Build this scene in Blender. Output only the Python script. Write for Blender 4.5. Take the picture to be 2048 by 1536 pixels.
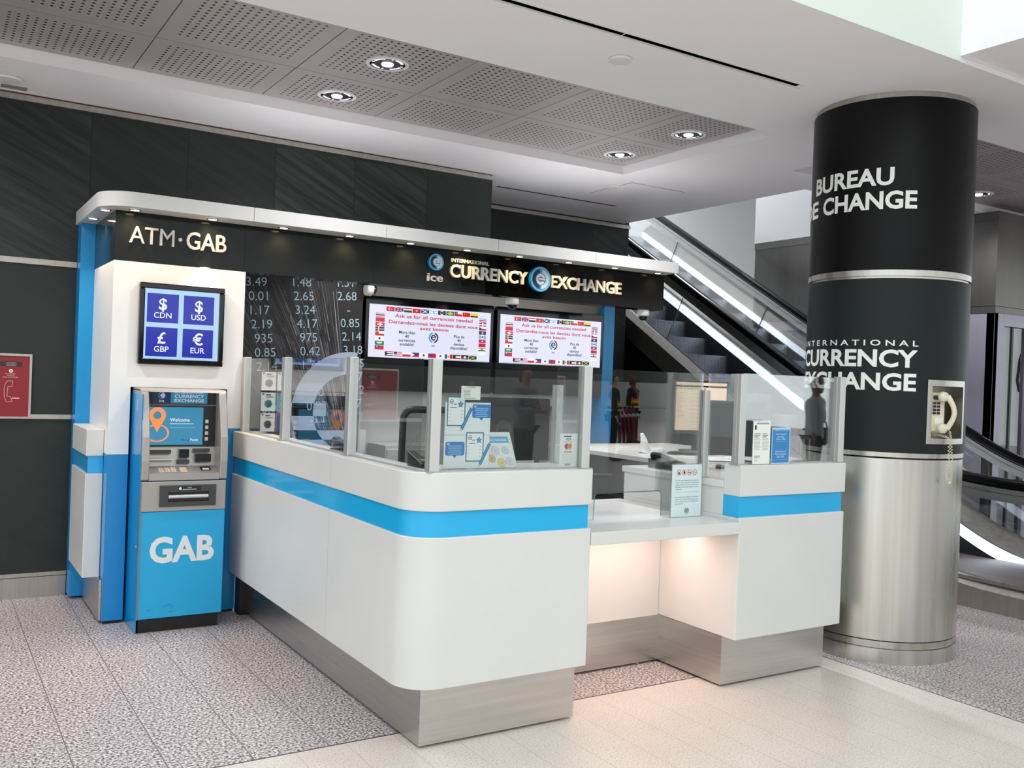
import bpy, bmesh, math, random
from mathutils import Vector, Matrix
random.seed(7)
for o in list(bpy.data.objects): bpy.data.objects.remove(o)
S = bpy.context.scene; COL = S.collection
PI = math.pi
def lin(c):
    return tuple((v/255/12.92 if v/255 <= .04045 else ((v/255+.055)/1.055)**2.4) for v in c)

# ------------------------------------------------------------------ camera, world, big lights, exposure
cam = bpy.data.objects.new('camera', bpy.data.cameras.new('camera')); COL.objects.link(cam)
cam.data.sensor_width = 36; cam.data.lens = 1869.58/2048*36; cam.data.clip_start = .05
yaw, pitch, roll = 0.564144, -0.0049478, -0.0371797
fwd = Vector((math.sin(yaw), math.cos(yaw), 0)); rt = Vector((math.cos(yaw), -math.sin(yaw), 0)); dn = Vector((0, 0, -1))
f2 = math.cos(pitch)*fwd - math.sin(pitch)*dn; d2 = math.cos(pitch)*dn + math.sin(pitch)*fwd
r3 = math.cos(roll)*rt + math.sin(roll)*d2; d3 = -math.sin(roll)*rt + math.cos(roll)*d2
cam.matrix_world = Matrix(((r3.x, -d3.x, -f2.x, 0), (r3.y, -d3.y, -f2.y, 0), (r3.z, -d3.z, -f2.z, 1.55), (0, 0, 0, 1)))
S.camera = cam
S.view_settings.view_transform = 'Standard'; S.view_settings.look = 'None'; S.view_settings.gamma = 1
S.view_settings.exposure = 0.1
S.cycles.transparent_max_bounces = 32
wd = bpy.data.worlds.new('hall_daylight'); S.world = wd; wd.use_nodes = True
wd.node_tree.nodes['Background'].inputs[0].default_value = (.93, .98, 1, 1)
wd.node_tree.nodes['Background'].inputs[1].default_value = 1.4
def area(name, loc, rot, sx, sy, e, col=(1, 1, 1)):
    l = bpy.data.lights.new(name, 'AREA'); l.shape = 'RECTANGLE'; l.size = sx; l.size_y = sy; l.energy = e; l.color = col
    o = bpy.data.objects.new(name, l); COL.objects.link(o); o.location = loc; o.rotation_euler = rot; return o
def spot(name, loc, e, ang, col, blend=.5, rad=.03, rot=(0, 0, 0)):
    l = bpy.data.lights.new(name, 'SPOT'); l.energy = e; l.spot_size = math.radians(ang); l.spot_blend = blend; l.color = col; l.shadow_soft_size = rad
    o = bpy.data.objects.new(name, l); COL.objects.link(o); o.location = loc; o.rotation_euler = rot; return o
area('hall_fill', (2.0, -3.2, 7.5), (0, 0, 0), 13, 9, 330, (.94, 1, .97))  # added overhead fill lights for the open hall, out of view
area('hall_fill', (9, -1.5, 6.5), (0, 0, 0), 6, 5, 110, (.92, 1, .98))
area('escalator_void_fill', (8.14, 9.6, 5.45), (0, 0, 0), .36, 3.4, 170, (.93, .95, 1))  # added light, out of view, to brighten the escalator void
area('under_shelf_lamp', (3.06, 3.72, .796), (0, 0, 0), .8, .05, 4.2, (1, .66, .55))
for sx, sy in ((2.235, 5.01), (2.235, 5.79), (4.6, 5.81), (4.6, 5.03), (7.9, 4.85), (-.13, 5.01), (-.13, 5.79), (-2.5, 5.01), (-2.5, 5.79)):
    spot('ceiling_lamp', (sx, sy, 3.31), 88 if sx > 3 else 62, 140, (1, .96, 1), .7, .07)
for sx in [1.043+.4512*i for i in range(10)]:
    spot('canopy_lamp', (sx, 5.885, 2.462), 9, 125, (1, .62, .26), 1, .01, (math.radians(15), 0, 0))
for sx, sy in ((.893, 6.02), (.885, 6.43), (.915, 6.3)):
    spot('canopy_lamp', (sx, sy, 2.462), 10, 95, (1, .72, .4), .8, .012)
area('booth_fill', (3.6, 6.3, 2.298), (0, 0, 0), 2.4, .2, 9, (1, .97, .93))  # added fill without a fitting, brightens the booth interior
spot('niche_lamp', (1.475, 5.90, 2.163), 20, 120, (1, .66, .35), .7, .012)

# ------------------------------------------------------------------ materials
M = {}
def mat(n, col, rough=.5, metal=0, emit=None, es=1, spec=.5, noise=None, coat=0, aniso=0):
    if n in M: return M[n]
    m = bpy.data.materials.new(n); m.use_nodes = True; nt = m.node_tree; b = nt.nodes['Principled BSDF']
    c = lin(col)+(1,)
    b.inputs['Base Color'].default_value = c; b.inputs['Roughness'].default_value = rough; b.inputs['Metallic'].default_value = metal
    b.inputs['Specular IOR Level'].default_value = spec
    if coat: b.inputs['Coat Weight'].default_value = coat; b.inputs['Coat Roughness'].default_value = .05
    if aniso: b.inputs['Anisotropic'].default_value = aniso
    if emit: b.inputs['Emission Color'].default_value = lin(emit)+(1,); b.inputs['Emission Strength'].default_value = es
    if noise:                                   # (scale xyz, amount): brushed or mottled tone and gloss
        sc, amt = noise
        tc = nt.nodes.new('ShaderNodeTexCoord'); mp = nt.nodes.new('ShaderNodeMapping'); mp.inputs['Scale'].default_value = sc
        nz = nt.nodes.new('ShaderNodeTexNoise'); nz.inputs['Scale'].default_value = 1; nz.inputs['Detail'].default_value = 4
        rp = nt.nodes.new('ShaderNodeValToRGB'); e = rp.color_ramp.elements
        e[0].position = .3; e[1].position = .7
        e[0].color = tuple(v*(1-amt) for v in c[:3])+(1,); e[1].color = tuple(min(1, v*(1+amt)) for v in c[:3])+(1,)
        L = nt.links.new; L(tc.outputs['Object'], mp.inputs[0]); L(mp.outputs[0], nz.inputs[0]); L(nz.outputs[0], rp.inputs[0]); L(rp.outputs[0], b.inputs['Base Color'])
        mr = nt.nodes.new('ShaderNodeMapRange'); mr.inputs[3].default_value = max(.03, rough-.08); mr.inputs[4].default_value = rough+.1
        L(nz.outputs[0], mr.inputs[0]); L(mr.outputs[0], b.inputs['Roughness'])
    M[n] = m; return m
mat('white_laminate', (214, 216, 213), .32, noise=((3, 3, 3), .02))
mat('bulkhead_paint', (216, 226, 219), .6); mat('surround_white', (238, 239, 236), .32)
mat('white_paint', (226, 228, 226), .55)
mat('ceiling_paint', (246, 245, 248), .7)
mat('blue_gloss', (20, 172, 228), .2, coat=.3)
mat('blue_panel', (8, 138, 202), .22)
mat('blue_matte', (32, 170, 222), .35)
mat('steel', (200, 198, 194), .3, 1, noise=((2, 2, 60), .07))
mat('steel_column', (206, 206, 200), .28, 1, noise=((14, 14, .25), .16), aniso=.5)
mat('steel_trim', (182, 178, 170), .38, 1, noise=((30, 30, 1), .1))
mat('steel_band', (196, 194, 186), .28, 1, noise=((20, 20, .3), .12))
mat('alu', (178, 180, 178), .42, .55)
mat('alu_bright', (205, 207, 205), .4, .35)
mat('alu_purple', (164, 162, 176), .4, .4)
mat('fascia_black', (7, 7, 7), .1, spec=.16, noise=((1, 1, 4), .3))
mat('fascia_grey_sheen', (17, 22, 23), .12, spec=.24, noise=((1, 1, 4), .2))  # left panels' own tone, with the hall's teal reflection put into the colour
mat('black_plastic', (16, 17, 18), .38)
mat('black_gloss', (6, 7, 8), .08)
mat('black_rubber', (12, 12, 13), .35)
mat('wrap_dark', (8, 8, 10), .4, spec=.18)
mat('wrap_grey', (29, 35, 36), .45, spec=.2)
mat('void_black', (5, 5, 5), .9, spec=0); mat('dark_grey', (62, 64, 66), .45); mat('panel_plain', (176, 168, 169), .48, .25)
mat('grey_plastic', (128, 126, 122), .42)
mat('atm_silver', (176, 171, 166), .36, .55)
mat('cream', (226, 219, 190), .35)
mat('red_paint', (128, 20, 32), .4)
mat('interior_floor', (74, 82, 80), .6)
mat('paper', (232, 236, 232), .6)
mat('lamp_warm', (255, 240, 210), .3, emit=(255, 226, 176), es=14)
mat('lamp_cool', (250, 250, 255), .2, emit=(236, 240, 255), es=2.2)
mat('reflector_glow', (240, 240, 248), .25, emit=(226, 232, 255), es=.95)
mat('led', (250, 250, 255), .3, emit=(226, 238, 255), es=2.6)
mat('reflector', (235, 235, 240), .08, 1)
mat('granite_plinth', (98, 84, 80), .4, noise=((30, 30, 30), .2))
mat('brown_gap', (96, 52, 28), .8)
mat('clad_steel', (104, 103, 99), .34, .75, noise=((3, 3, .4), .18))
mat('mesh_black', (30, 31, 32), .7)
mat('escal_dark', (30, 31, 38), .35, .3); mat('escal_clad', (12, 12, 14), .6, spec=.15)
mat('skin', (186, 138, 112), .55); mat('hair_brown', (92, 66, 46), .6); mat('knit_grey', (136, 142, 142), .85)
mat('trousers', (62, 64, 62), .85); mat('black_cloth', (20, 20, 22), .8); mat('vest_orange', (235, 84, 28), .7); mat('vest_yellow', (205, 215, 40), .7)
mat('cart_maroon', (104, 22, 44), .4); mat('skin_dark', (92, 62, 48), .55); mat('shirt_white', (222, 226, 230), .8)
mat('hall_wall', (176, 174, 170), .6); mat('hall_dark', (64, 66, 66), .5)

def newnt(n):
    m = bpy.data.materials.new(n); m.use_nodes = True; M[n] = m; nt = m.node_tree
    return m, nt, nt.nodes, nt.links.new
def math_node(nt, op, a, b=None):
    n = nt.nodes.new('ShaderNodeMath'); n.operation = op
    for i, v in enumerate((a, b)):
        if v is None: continue
        if isinstance(v, (int, float)): n.inputs[i].default_value = v
        else: nt.links.new(v, n.inputs[i])
    return n.outputs[0]
def glass(n, tint, gl=.05, k=.62):
    m, nt, N, L = newnt(n); N.remove(N['Principled BSDF'])
    t = N.new('ShaderNodeBsdfTransparent'); t.inputs[0].default_value = tint+(1,)
    g = N.new('ShaderNodeBsdfGlossy'); g.inputs['Roughness'].default_value = .01; g.inputs[0].default_value = (1, 1, 1, 1)
    f = N.new('ShaderNodeFresnel'); f.inputs[0].default_value = 1.5
    mx = N.new('ShaderNodeMixShader'); a = math_node(nt, 'ADD', math_node(nt, 'MULTIPLY', f.outputs[0], k), gl)
    L(a, mx.inputs[0]); L(t.outputs[0], mx.inputs[1]); L(g.outputs[0], mx.inputs[2]); L(mx.outputs[0], N['Material Output'].inputs[0])
glass('glass', (.95, .97, .965), .01, .66)
glass('glass_clear', (.975, .985, .985), .0, .3)
glass('glass_balustrade', (.95, .965, .965), .02)
glass('glass_edge', (.45, .62, .58), .1)
glass('glass_lift', (.36, .38, .4), .12)
glass('acrylic', (.94, .97, .97), .0)
# stone wall: big slabs of dark slate with slanting pale veins
m, nt, N, L = newnt('slate'); b = N['Principled BSDF']
tc = N.new('ShaderNodeTexCoord'); sp = N.new('ShaderNodeSeparateXYZ'); L(tc.outputs['Object'], sp.inputs[0])
tx = math_node(nt, 'DIVIDE', math_node(nt, 'SUBTRACT', sp.outputs[0], .922), .6305)
fl = math_node(nt, 'FLOOR', tx); zr = math_node(nt, 'FLOOR', math_node(nt, 'DIVIDE', math_node(nt, 'SUBTRACT', sp.outputs[2], .15), 1.02))
wn = N.new('ShaderNodeTexWhiteNoise'); wn.noise_dimensions = '2D'; cb = N.new('ShaderNodeCombineXYZ'); L(fl, cb.inputs[0]); L(zr, cb.inputs[1]); L(cb.outputs[0], wn.inputs[0])
off = N.new('ShaderNodeVectorMath'); off.operation = 'SCALE'; L(wn.outputs['Color'], off.inputs[0]); off.inputs[3].default_value = 9
ad = N.new('ShaderNodeVectorMath'); L(tc.outputs['Object'], ad.inputs[0]); L(off.outputs[0], ad.inputs[1])
mp = N.new('ShaderNodeMapping'); mp.inputs['Rotation'].default_value = (0, .45, 0); mp.inputs['Scale'].default_value = (.9, 1, .045); mp.vector_type = 'TEXTURE'; L(ad.outputs[0], mp.inputs[0])
nz = N.new('ShaderNodeTexNoise'); nz.inputs['Scale'].default_value = 1.1; nz.inputs['Detail'].default_value = 5; nz.inputs['Distortion'].default_value = .6; L(mp.outputs[0], nz.inputs[0])
rp = N.new('ShaderNodeValToRGB'); e = rp.color_ramp.elements; e[0].position = .35; e[0].color = lin((30, 38, 36))+(1,); e[1].position = .72; e[1].color = lin((62, 68, 66))+(1,); L(nz.outputs[0], rp.inputs[0])
pl = N.new('ShaderNodeMixRGB'); pl.inputs[1].default_value = lin((36, 43, 41))+(1,); L(rp.outputs[0], pl.inputs[2]); L(math_node(nt, 'POWER', wn.outputs['Value'], 2.2), pl.inputs[0])
fr = math_node(nt, 'FRACT', tx); seam = math_node(nt, 'LESS_THAN', fr, .006)
mx = N.new('ShaderNodeMixRGB'); L(seam, mx.inputs[0]); L(pl.outputs[0], mx.inputs[1]); mx.inputs[2].default_value = (.004, .004, .004, 1); L(mx.outputs[0], b.inputs['Base Color'])
b.inputs['Roughness'].default_value = .38; b.inputs['Specular IOR Level'].default_value = .3
# granite and terrazzo floors
def stone(n, stops, scale, seam0, pitch_, seamcol, rough, stretch=(1, 1.0, 1)):
    m, nt, N, L = newnt(n); b = N['Principled BSDF']
    tc = N.new('ShaderNodeTexCoord'); mp = N.new('ShaderNodeMapping'); mp.inputs['Scale'].default_value = stretch; L(tc.outputs['Object'], mp.inputs[0])
    nz = N.new('ShaderNodeTexNoise'); nz.inputs['Scale'].default_value = scale; nz.inputs['Detail'].default_value = 3; nz.inputs['Roughness'].default_value = .62; L(mp.outputs[0], nz.inputs[0])
    rp = N.new('ShaderNodeValToRGB'); rp.color_ramp.elements[0].position = stops[0][0]; rp.color_ramp.elements[0].color = lin(stops[0][1])+(1,)
    rp.color_ramp.elements[1].position = stops[-1][0]; rp.color_ramp.elements[1].color = lin(stops[-1][1])+(1,)
    for p, c in stops[1:-1]: q = rp.color_ramp.elements.new(p); q.color = lin(c)+(1,)
    L(nz.outputs[0], rp.inputs[0])
    big = N.new('ShaderNodeTexNoise'); big.inputs['Scale'].default_value = 2.3; L(tc.outputs['Object'], big.inputs[0])
    bm_ = N.new('ShaderNodeMapRange'); bm_.inputs[3].default_value = .9; bm_.inputs[4].default_value = 1.1; L(big.outputs[0], bm_.inputs[0])
    ml = N.new('ShaderNodeMixRGB'); ml.blend_type = 'MULTIPLY'; ml.inputs[0].default_value = 1; L(rp.outputs[0], ml.inputs[1]); L(bm_.outputs[0], ml.inputs[2])
    sp = N.new('ShaderNodeSeparateXYZ'); L(tc.outputs['Object'], sp.inputs[0])
    fr = math_node(nt, 'FRACT', math_node(nt, 'DIVIDE', math_node(nt, 'SUBTRACT', sp.outputs[0], seam0), pitch_))
    mx = N.new('ShaderNodeMixRGB'); L(math_node(nt, 'LESS_THAN', fr, .0045/pitch_), mx.inputs[0]); L(ml.outputs[0], mx.inputs[1]); mx.inputs[2].default_value = lin(seamcol)+(1,)
    L(mx.outputs[0], b.inputs['Base Color']); b.inputs['Roughness'].default_value = rough
stone('granite', [(.37, (74, 67, 69)), (.46, (142, 132, 134)), (.53, (198, 189, 189)), (.64, (224, 216, 214))], 84, .537, .3135, (112, 106, 106), .42)
stone('terrazzo', [(.3, (104, 94, 86)), (.36, (196, 184, 174)), (.5, (216, 206, 197)), (.7, (228, 219, 211))], 120, 1.545, .2175, (196, 184, 170), .32)
# perforated metal ceiling panels: rows of small round holes with plain margins (pattern in each panel's own u,v)
m, nt, N, L = newnt('perforated'); b = N['Principled BSDF']
uv = N.new('ShaderNodeUVMap'); sp = N.new('ShaderNodeSeparateXYZ'); L(uv.outputs[0], sp.inputs[0])
def cell(o, n_):
    a = math_node(nt, 'MULTIPLY', o, n_); f_ = math_node(nt, 'SUBTRACT', math_node(nt, 'FRACT', a), .5); return math_node(nt, 'MULTIPLY', f_, f_)
X, Y = sp.outputs[0], sp.outputs[1]
d = math_node(nt, 'ADD', cell(X, 1.0), cell(Y, 1.0)); hole = math_node(nt, 'LESS_THAN', d, .042)
mx = N.new('ShaderNodeMixRGB'); L(hole, mx.inputs[0]); mx.inputs[1].default_value = lin((176, 168, 169))+(1,); mx.inputs[2].default_value = (.006, .006, .007, 1)
L(mx.outputs[0], b.inputs['Base Color']); b.inputs['Metallic'].default_value = .25; b.inputs['Roughness'].default_value = .48
# printed graphics and screens take their colours from the drawn mesh
def vc(n, emit, rough):
    m, nt, N, L = newnt(n); b = N['Principled BSDF']; a = N.new('ShaderNodeAttribute'); a.attribute_name = 'Col'
    if emit: L(a.outputs[0], b.inputs['Emission Color']); b.inputs['Emission Strength'].default_value = emit; b.inputs['Base Color'].default_value = (.01, .01, .01, 1)
    else: L(a.outputs[0], b.inputs['Base Color'])
    b.inputs['Roughness'].default_value = rough
vc('print', 0, .5); vc('print_gloss', 0, .18); vc('screen_bright', .95, .12); vc('screen_dim', .55, .12)
# ribbed escalator step
m, nt, N, L = newnt('step_rib'); b = N['Principled BSDF']; tc = N.new('ShaderNodeTexCoord'); sp = N.new('ShaderNodeSeparateXYZ'); L(tc.outputs['Object'], sp.inputs[0])
fr = math_node(nt, 'FRACT', math_node(nt, 'MULTIPLY', sp.outputs[0], 55)); st = math_node(nt, 'GREATER_THAN', fr, .55)
mx = N.new('ShaderNodeMixRGB'); L(st, mx.inputs[0]); mx.inputs[1].default_value = lin((84, 84, 94))+(1,); mx.inputs[2].default_value = lin((205, 205, 216))+(1,); L(mx.outputs[0], b.inputs['Base Color'])
b.inputs['Metallic'].default_value = .5; b.inputs['Roughness'].default_value = .42
# chair-back mesh weave
m, nt, N, L = newnt('weave'); N.remove(N['Principled BSDF']); tc = N.new('ShaderNodeTexCoord'); ck = N.new('ShaderNodeTexChecker'); ck.inputs['Scale'].default_value = 260; L(tc.outputs['Object'], ck.inputs[0])
t = N.new('ShaderNodeBsdfTransparent'); df = N.new('ShaderNodeBsdfDiffuse'); df.inputs[0].default_value = lin((46, 47, 48))+(1,)
mx = N.new('ShaderNodeMixShader'); L(math_node(nt, 'ADD', math_node(nt, 'MULTIPLY', ck.outputs['Fac'], .45), .42), mx.inputs[0]); L(t.outputs[0], mx.inputs[1]); L(df.outputs[0], mx.inputs[2]); L(mx.outputs[0], N['Material Output'].inputs[0])

# ------------------------------------------------------------------ mesh helpers
WP = {}
class MB:
    def __init__(s): s.v = []; s.f = []; s.mi = []; s.uv = {}
    def add(s, vs, fs, mi=0):
        n = len(s.v); s.v += [tuple(p) for p in vs]; s.f += [tuple(i+n for i in f) for f in fs]; s.mi += [mi]*len(fs); return s
    def box(s, x0, x1, y0, y1, z0, z1, mi=0):
        v = [(x, y, z) for z in (z0, z1) for y in (y0, y1) for x in (x0, x1)]
        return s.add(v, [(0, 2, 3, 1), (4, 5, 7, 6), (0, 1, 5, 4), (2, 6, 7, 3), (0, 4, 6, 2), (1, 3, 7, 5)], mi)
    def prism(s, pts, a0, a1, ax='z', mi=0):           # 2-D outline pushed along an axis
        n = len(pts)
        def P(p, a): return {'z': (p[0], p[1], a), 'y': (p[0], a, p[1]), 'x': (a, p[0], p[1])}[ax]
        v = [P(p, a0) for p in pts]+[P(p, a1) for p in pts]
        f = [tuple(range(n))[::-1], tuple(range(n, 2*n))]+[(i, (i+1) % n, n+(i+1) % n, n+i) for i in range(n)]
        return s.add(v, f, mi)
    def rings(s, rings, closed_ends=True, mi=0):
        n = len(rings[0]); v = [p for r in rings for p in r]; f = []
        for k in range(len(rings)-1):
            for i in range(n): f.append((k*n+i, k*n+(i+1) % n, (k+1)*n+(i+1) % n, (k+1)*n+i))
        if closed_ends: f += [tuple(range(n))[::-1], tuple(range((len(rings)-1)*n, len(rings)*n))]
        return s.add(v, f, mi)
    def cyl(s, p0, p1, r, n=16, r2=None, mi=0):
        return s.tube([p0, p1], [r, r if r2 is None else r2], n, mi)
    def tube(s, path, r, n=10, mi=0):
        P = [Vector(p) for p in path]; R = r if isinstance(r, (list, tuple)) else [r]*len(P); rg = []; u = None
        for i, p in enumerate(P):
            t = (P[min(i+1, len(P)-1)]-P[max(i-1, 0)]).normalized()
            if u is None: u = t.orthogonal().normalized()
            u = (u-t*u.dot(t)).normalized(); w = t.cross(u)
            rg.append([p+R[i]*(math.cos(2*PI*k/n)*u+math.sin(2*PI*k/n)*w) for k in range(n)])
        return s.rings(rg, True, mi)
    def lathe(s, c, prof, n=48, mi=0, a0=0, a1=2*PI):   # profile (r, z) turned about the vertical through c
        rg = [[(c[0]+r*math.cos(2*PI*k/n), c[1]+r*math.sin(2*PI*k/n), c[2]+z) for k in range(n)] for r, z in prof]
        return s.rings(rg, True, mi)
    def sweep(s, prof, path, mi=0):                     # profile (x, dz) carried along a (y, z) path
        return s.rings([[(px, y, z+pz) for px, pz in prof] for y, z in path], True, mi)
    def build(s, name, m, parent=None, bevel=0, smooth=0, label=None, seg=2):
        me = bpy.data.meshes.new(name); o3 = WP.get(parent.name, Vector()) if parent else Vector()
        me.from_pydata([tuple(Vector(p)-o3) for p in s.v], [], s.f)
        for k in (m if isinstance(m, (list, tuple)) else [m]): me.materials.append(M[k])
        for p, i in zip(me.polygons, s.mi): p.material_index = i
        bm = bmesh.new(); bm.from_mesh(me); bmesh.ops.recalc_face_normals(bm, faces=bm.faces); bm.to_mesh(me); bm.free()
        if smooth:
            for p in me.polygons: p.use_smooth = True
            me.set_sharp_from_angle(angle=math.radians(smooth))
        o = bpy.data.objects.new(name, me); COL.objects.link(o)
        if parent: o.parent = parent; WP[o.name] = o3
        if bevel:
            md = o.modifiers.new('bevel', 'BEVEL'); md.width = bevel; md.segments = seg; md.limit_method = 'ANGLE'; md.angle_limit = math.radians(40)
        if label: o['label'] = label
        return o
def rrect(x0, x1, z0, z1, r, n=5):
    out = []
    for cx, cz, a in ((x1-r, z0+r, -PI/2), (x1-r, z1-r, 0), (x0+r, z1-r, PI/2), (x0+r, z0+r, PI)):
        out += [(cx+r*math.cos(a+PI/2*k/n), cz+r*math.sin(a+PI/2*k/n)) for k in range(n+1)]
    return out
def tag(o, label, cat, group=None):
    o['label'] = label; o['category'] = cat
    if group: o['group'] = group
    return o
def thing(name, label, cat, loc=(0, 0, 0), group=None):
    o = bpy.data.objects.new(name, None); o.empty_display_size = .1; COL.objects.link(o); o.location = loc; WP[o.name] = Vector(loc)
    return tag(o, label, cat, group)
def struct(o): o['kind'] = 'structure'; return o
def copy_tree(o, parent=None, loc=None):
    c = o.copy(); COL.objects.link(c)
    if parent: c.parent = parent
    if loc is not None: c.location = loc
    for ch in [x for x in bpy.data.objects if x.parent == o]: copy_tree(ch, c)
    return c

# lettering: outlines of the built-in face, cached as 2-D triangles
TX = {}
def text2d(s, bold=0, ext=0):
    k = (s, bold, ext)
    if k not in TX:
        cu = bpy.data.curves.new('t', 'FONT'); cu.body = s; cu.size = 1; cu.offset = bold; cu.resolution_u = 3; cu.extrude = ext
        ob = bpy.data.objects.new('t', cu); me = bpy.data.meshes.new_from_object(ob)
        v = [tuple(p.co) for p in me.vertices]; f = [tuple(p.vertices) for p in me.polygons]
        bpy.data.objects.remove(ob); bpy.data.meshes.remove(me); bpy.data.curves.remove(cu)
        if not v: v = [(0, 0, 0)]
        xs = [p[0] for p in v]; ys = [p[1] for p in v]
        TX[k] = (v, f, min(xs), max(xs), min(ys), max(ys))
    return TX[k]
class Print:
    """flat artwork on a plane: O origin, ux/uz directions; layers lie a hair apart"""
    def __init__(s, O, ux=(1, 0, 0), uz=(0, 0, 1), step=.0005):
        s.O = Vector(O); s.ux = Vector(ux); s.uz = Vector(uz); s.n = s.ux.cross(s.uz); s.st = step; s.v = []; s.f = []; s.c = []
    def poly(s, pts, col, ly=1):
        n = len(s.v); s.v += [(x, z, ly*s.st) for x, z in pts]; s.f.append(tuple(range(n, n+len(pts)))); s.c.append(lin(col)); return s
    def rect(s, x0, z0, x1, z1, col, ly=1): return s.poly([(x0, z0), (x1, z0), (x1, z1), (x0, z1)], col, ly)
    def rr(s, x0, z0, x1, z1, r, col, ly=1): return s.poly(rrect(x0, x1, z0, z1, r), col, ly)
    def disc(s, x, z, r, col, ly=1, n=24, rz=None):
        return s.poly([(x+r*math.cos(2*PI*k/n), z+(rz or r)*math.sin(2*PI*k/n)) for k in range(n)], col, ly)
    def arc(s, x, z, r0, r1, a0, a1, col, ly=1, n=20, sx=1):
        a0, a1 = math.radians(a0), math.radians(a1)
        for k in range(n):
            t0 = a0+(a1-a0)*k/n; t1 = a0+(a1-a0)*(k+1)/n
            s.poly([(x+sx*r*math.cos(t), z+r*math.sin(t)) for r, t in ((r0, t0), (r1, t0), (r1, t1), (r0, t1))], col, ly)
        return s
    def star(s, x, z, r, col, ly=1, k=.4, n=5):
        return s.poly([(x+(r if i % 2 == 0 else r*k)*math.sin(PI*i/n), z+(r if i % 2 == 0 else r*k)*math.cos(PI*i/n)) for i in range(2*n)], col, ly)
    def text(s, t, x, z, h, col, ly=2, w=None, al='c', bold=0, rot=0, cap=True):
        v, f, x0, x1, y0, y1 = text2d(t, bold)
        _, _, _, _, c0, c1 = text2d('H', bold)
        k = h/(c1-c0); kx = k if w is None else w/(x1-x0)
        ox = {'c': (x0+x1)/2, 'l': x0, 'r': x1}[al]; n = len(s.v); cr, sr = math.cos(rot), math.sin(rot)
        for p in v:
            a, b_ = (p[0]-ox)*kx, (p[1]-c0)*k
            s.v.append((x+a*cr-b_*sr, z+a*sr+b_*cr, ly*s.st))
        s.f += [tuple(i+n for i in q) for q in f]; s.c += [lin(col)]*len(f); return s
    def lines(s, x, z, w, h, n, col, ly=2, ragged=.25, al='l', seed=1, fill=.5):
        rnd = random.Random(seed)                       # rows of print too fine to read, as little word-blocks
        for i in range(n):
            zz = z-i*h; xx = x; end = x+w*(1-ragged*rnd.random()); off = (w-(end-x))/2 if al == 'c' else 0
            while xx < end-.001:
                ww = min(w*rnd.uniform(.06, .2), end-xx); s.rect(xx+off, zz-h*fill, xx+off+ww*.86, zz, col, ly); xx += ww
        return s
    def build(s, name, m, parent=None, label=None, bend=None):
        me = bpy.data.meshes.new(name); o3 = WP.get(parent.name, Vector()) if parent else Vector()
        fn = bend or (lambda p: s.O+s.ux*p[0]+s.uz*p[1]+s.n*p[2])
        me.from_pydata([tuple(fn(p)-o3) for p in s.v], [], s.f); me.materials.append(M[m])
        at = me.color_attributes.new('Col', 'FLOAT_COLOR', 'CORNER'); i = 0; dat = []
        for p, c in zip(me.polygons, s.c): dat += [c[0], c[1], c[2], 1]*p.loop_total
        at.data.foreach_set('color', dat)
        o = bpy.data.objects.new(name, me); COL.objects.link(o)
        if parent: o.parent = parent; WP[o.name] = o3
        if label: o['label'] = label
        return o
def letters(name, t, x, z, h, y, m, parent, w=None, al='l', bold=.012, depth=.02, label=None):
    v, f, x0, x1, y0, y1 = text2d(t, bold, .5); _, _, _, _, c0, c1 = text2d('H', bold)
    k = h/(c1-c0); kx = k if w is None else w/(x1-x0); ox = {'c': (x0+x1)/2, 'l': x0, 'r': x1}[al]
    b = MB(); b.add([(x+(p[0]-ox)*kx, y-depth*(p[2]+.5), z+(p[1]-c0)*k) for p in v], f)
    return b.build(name, m, parent, label=label)
WHITE = (236, 240, 240)
def logo(P, x, z, r, ly=3, rim=(60, 160, 215), dark=(26, 48, 82), light=(196, 224, 238), core=(56, 150, 205)):
    """round mark: blue rim, split dark/pale ring, a letter e in the middle"""
    if rim: P.disc(x, z, r, rim, ly, 40); P.disc(x, z, r*.93, (120, 190, 225), ly+1, 40); P.disc(x, z, r*.86, core, ly+2, 40)
    P.arc(x, z, r*.5, r*.8, 100, 262, dark, ly+3); P.arc(x, z, r*.5, r*.8, -82, 80, light, ly+3)
    P.arc(x, z, r*.22, r*.44, 20, 325, WHITE if rim else dark, ly+4); P.rect(x-r*.3, z-r*.07, x+r*.44, z+r*.08, WHITE if rim else dark, ly+4)
def logo_flat(P, x, z, r, ly=3, l=(40, 160, 215), d_=(30, 40, 74)):
    P.arc(x, z, r*.72, r, 102, 255, l, ly); P.arc(x, z, r*.72, r, -78, 75, d_, ly)
    P.arc(x, z, r*.3, r*.55, 15, 320, d_, ly); P.rect(x-r*.4, z-r*.08, x+r*.55, z+r*.1, d_, ly)

# ------------------------------------------------------------------ the room
ZS = 3.28
b = MB()
def quad(b, x0, x1, y0, y1, mi): b.box(x0, x1, y0, y1, -.06, 0, mi)
quad(b, -8, 30, 3.655, 16, 0); quad(b, 4.505, 30, -26, 3.655, 0); quad(b, -14, 4.495, -26, 3.645, 1)
quad(b, -14, 4.495, 3.645, 3.655, 2); quad(b, 4.495, 4.505, -26, 3.655, 2)
struct(b.build('floor', ['granite', 'terrazzo', 'dark_grey']))
b = MB()
for x0, x1, y0, y1 in ((-6, 13, 2.892, 3.68), (-6, 5.77, 3.68, 4.445), (4.873, 5.77, 4.445, 5.1), (4.873, 13, 5.1, 5.5), (4.873, 6.39, 5.5, 6.095), (-6, 6.39, 6.095, 8.6), (8.39, 13, 5.5, 5.6)):
    b.box(x0, x1, y0, y1, ZS, ZS+.4)
b.box(4.5, 13, -3, 2.89, ZS+.03, ZS+.4)
b.box(-6, 4.873, 4.445, 6.095, ZS+.2, ZS+.4); b.box(5.77, 13, 3.68, 5.1, ZS+.2, ZS+.4)
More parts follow.
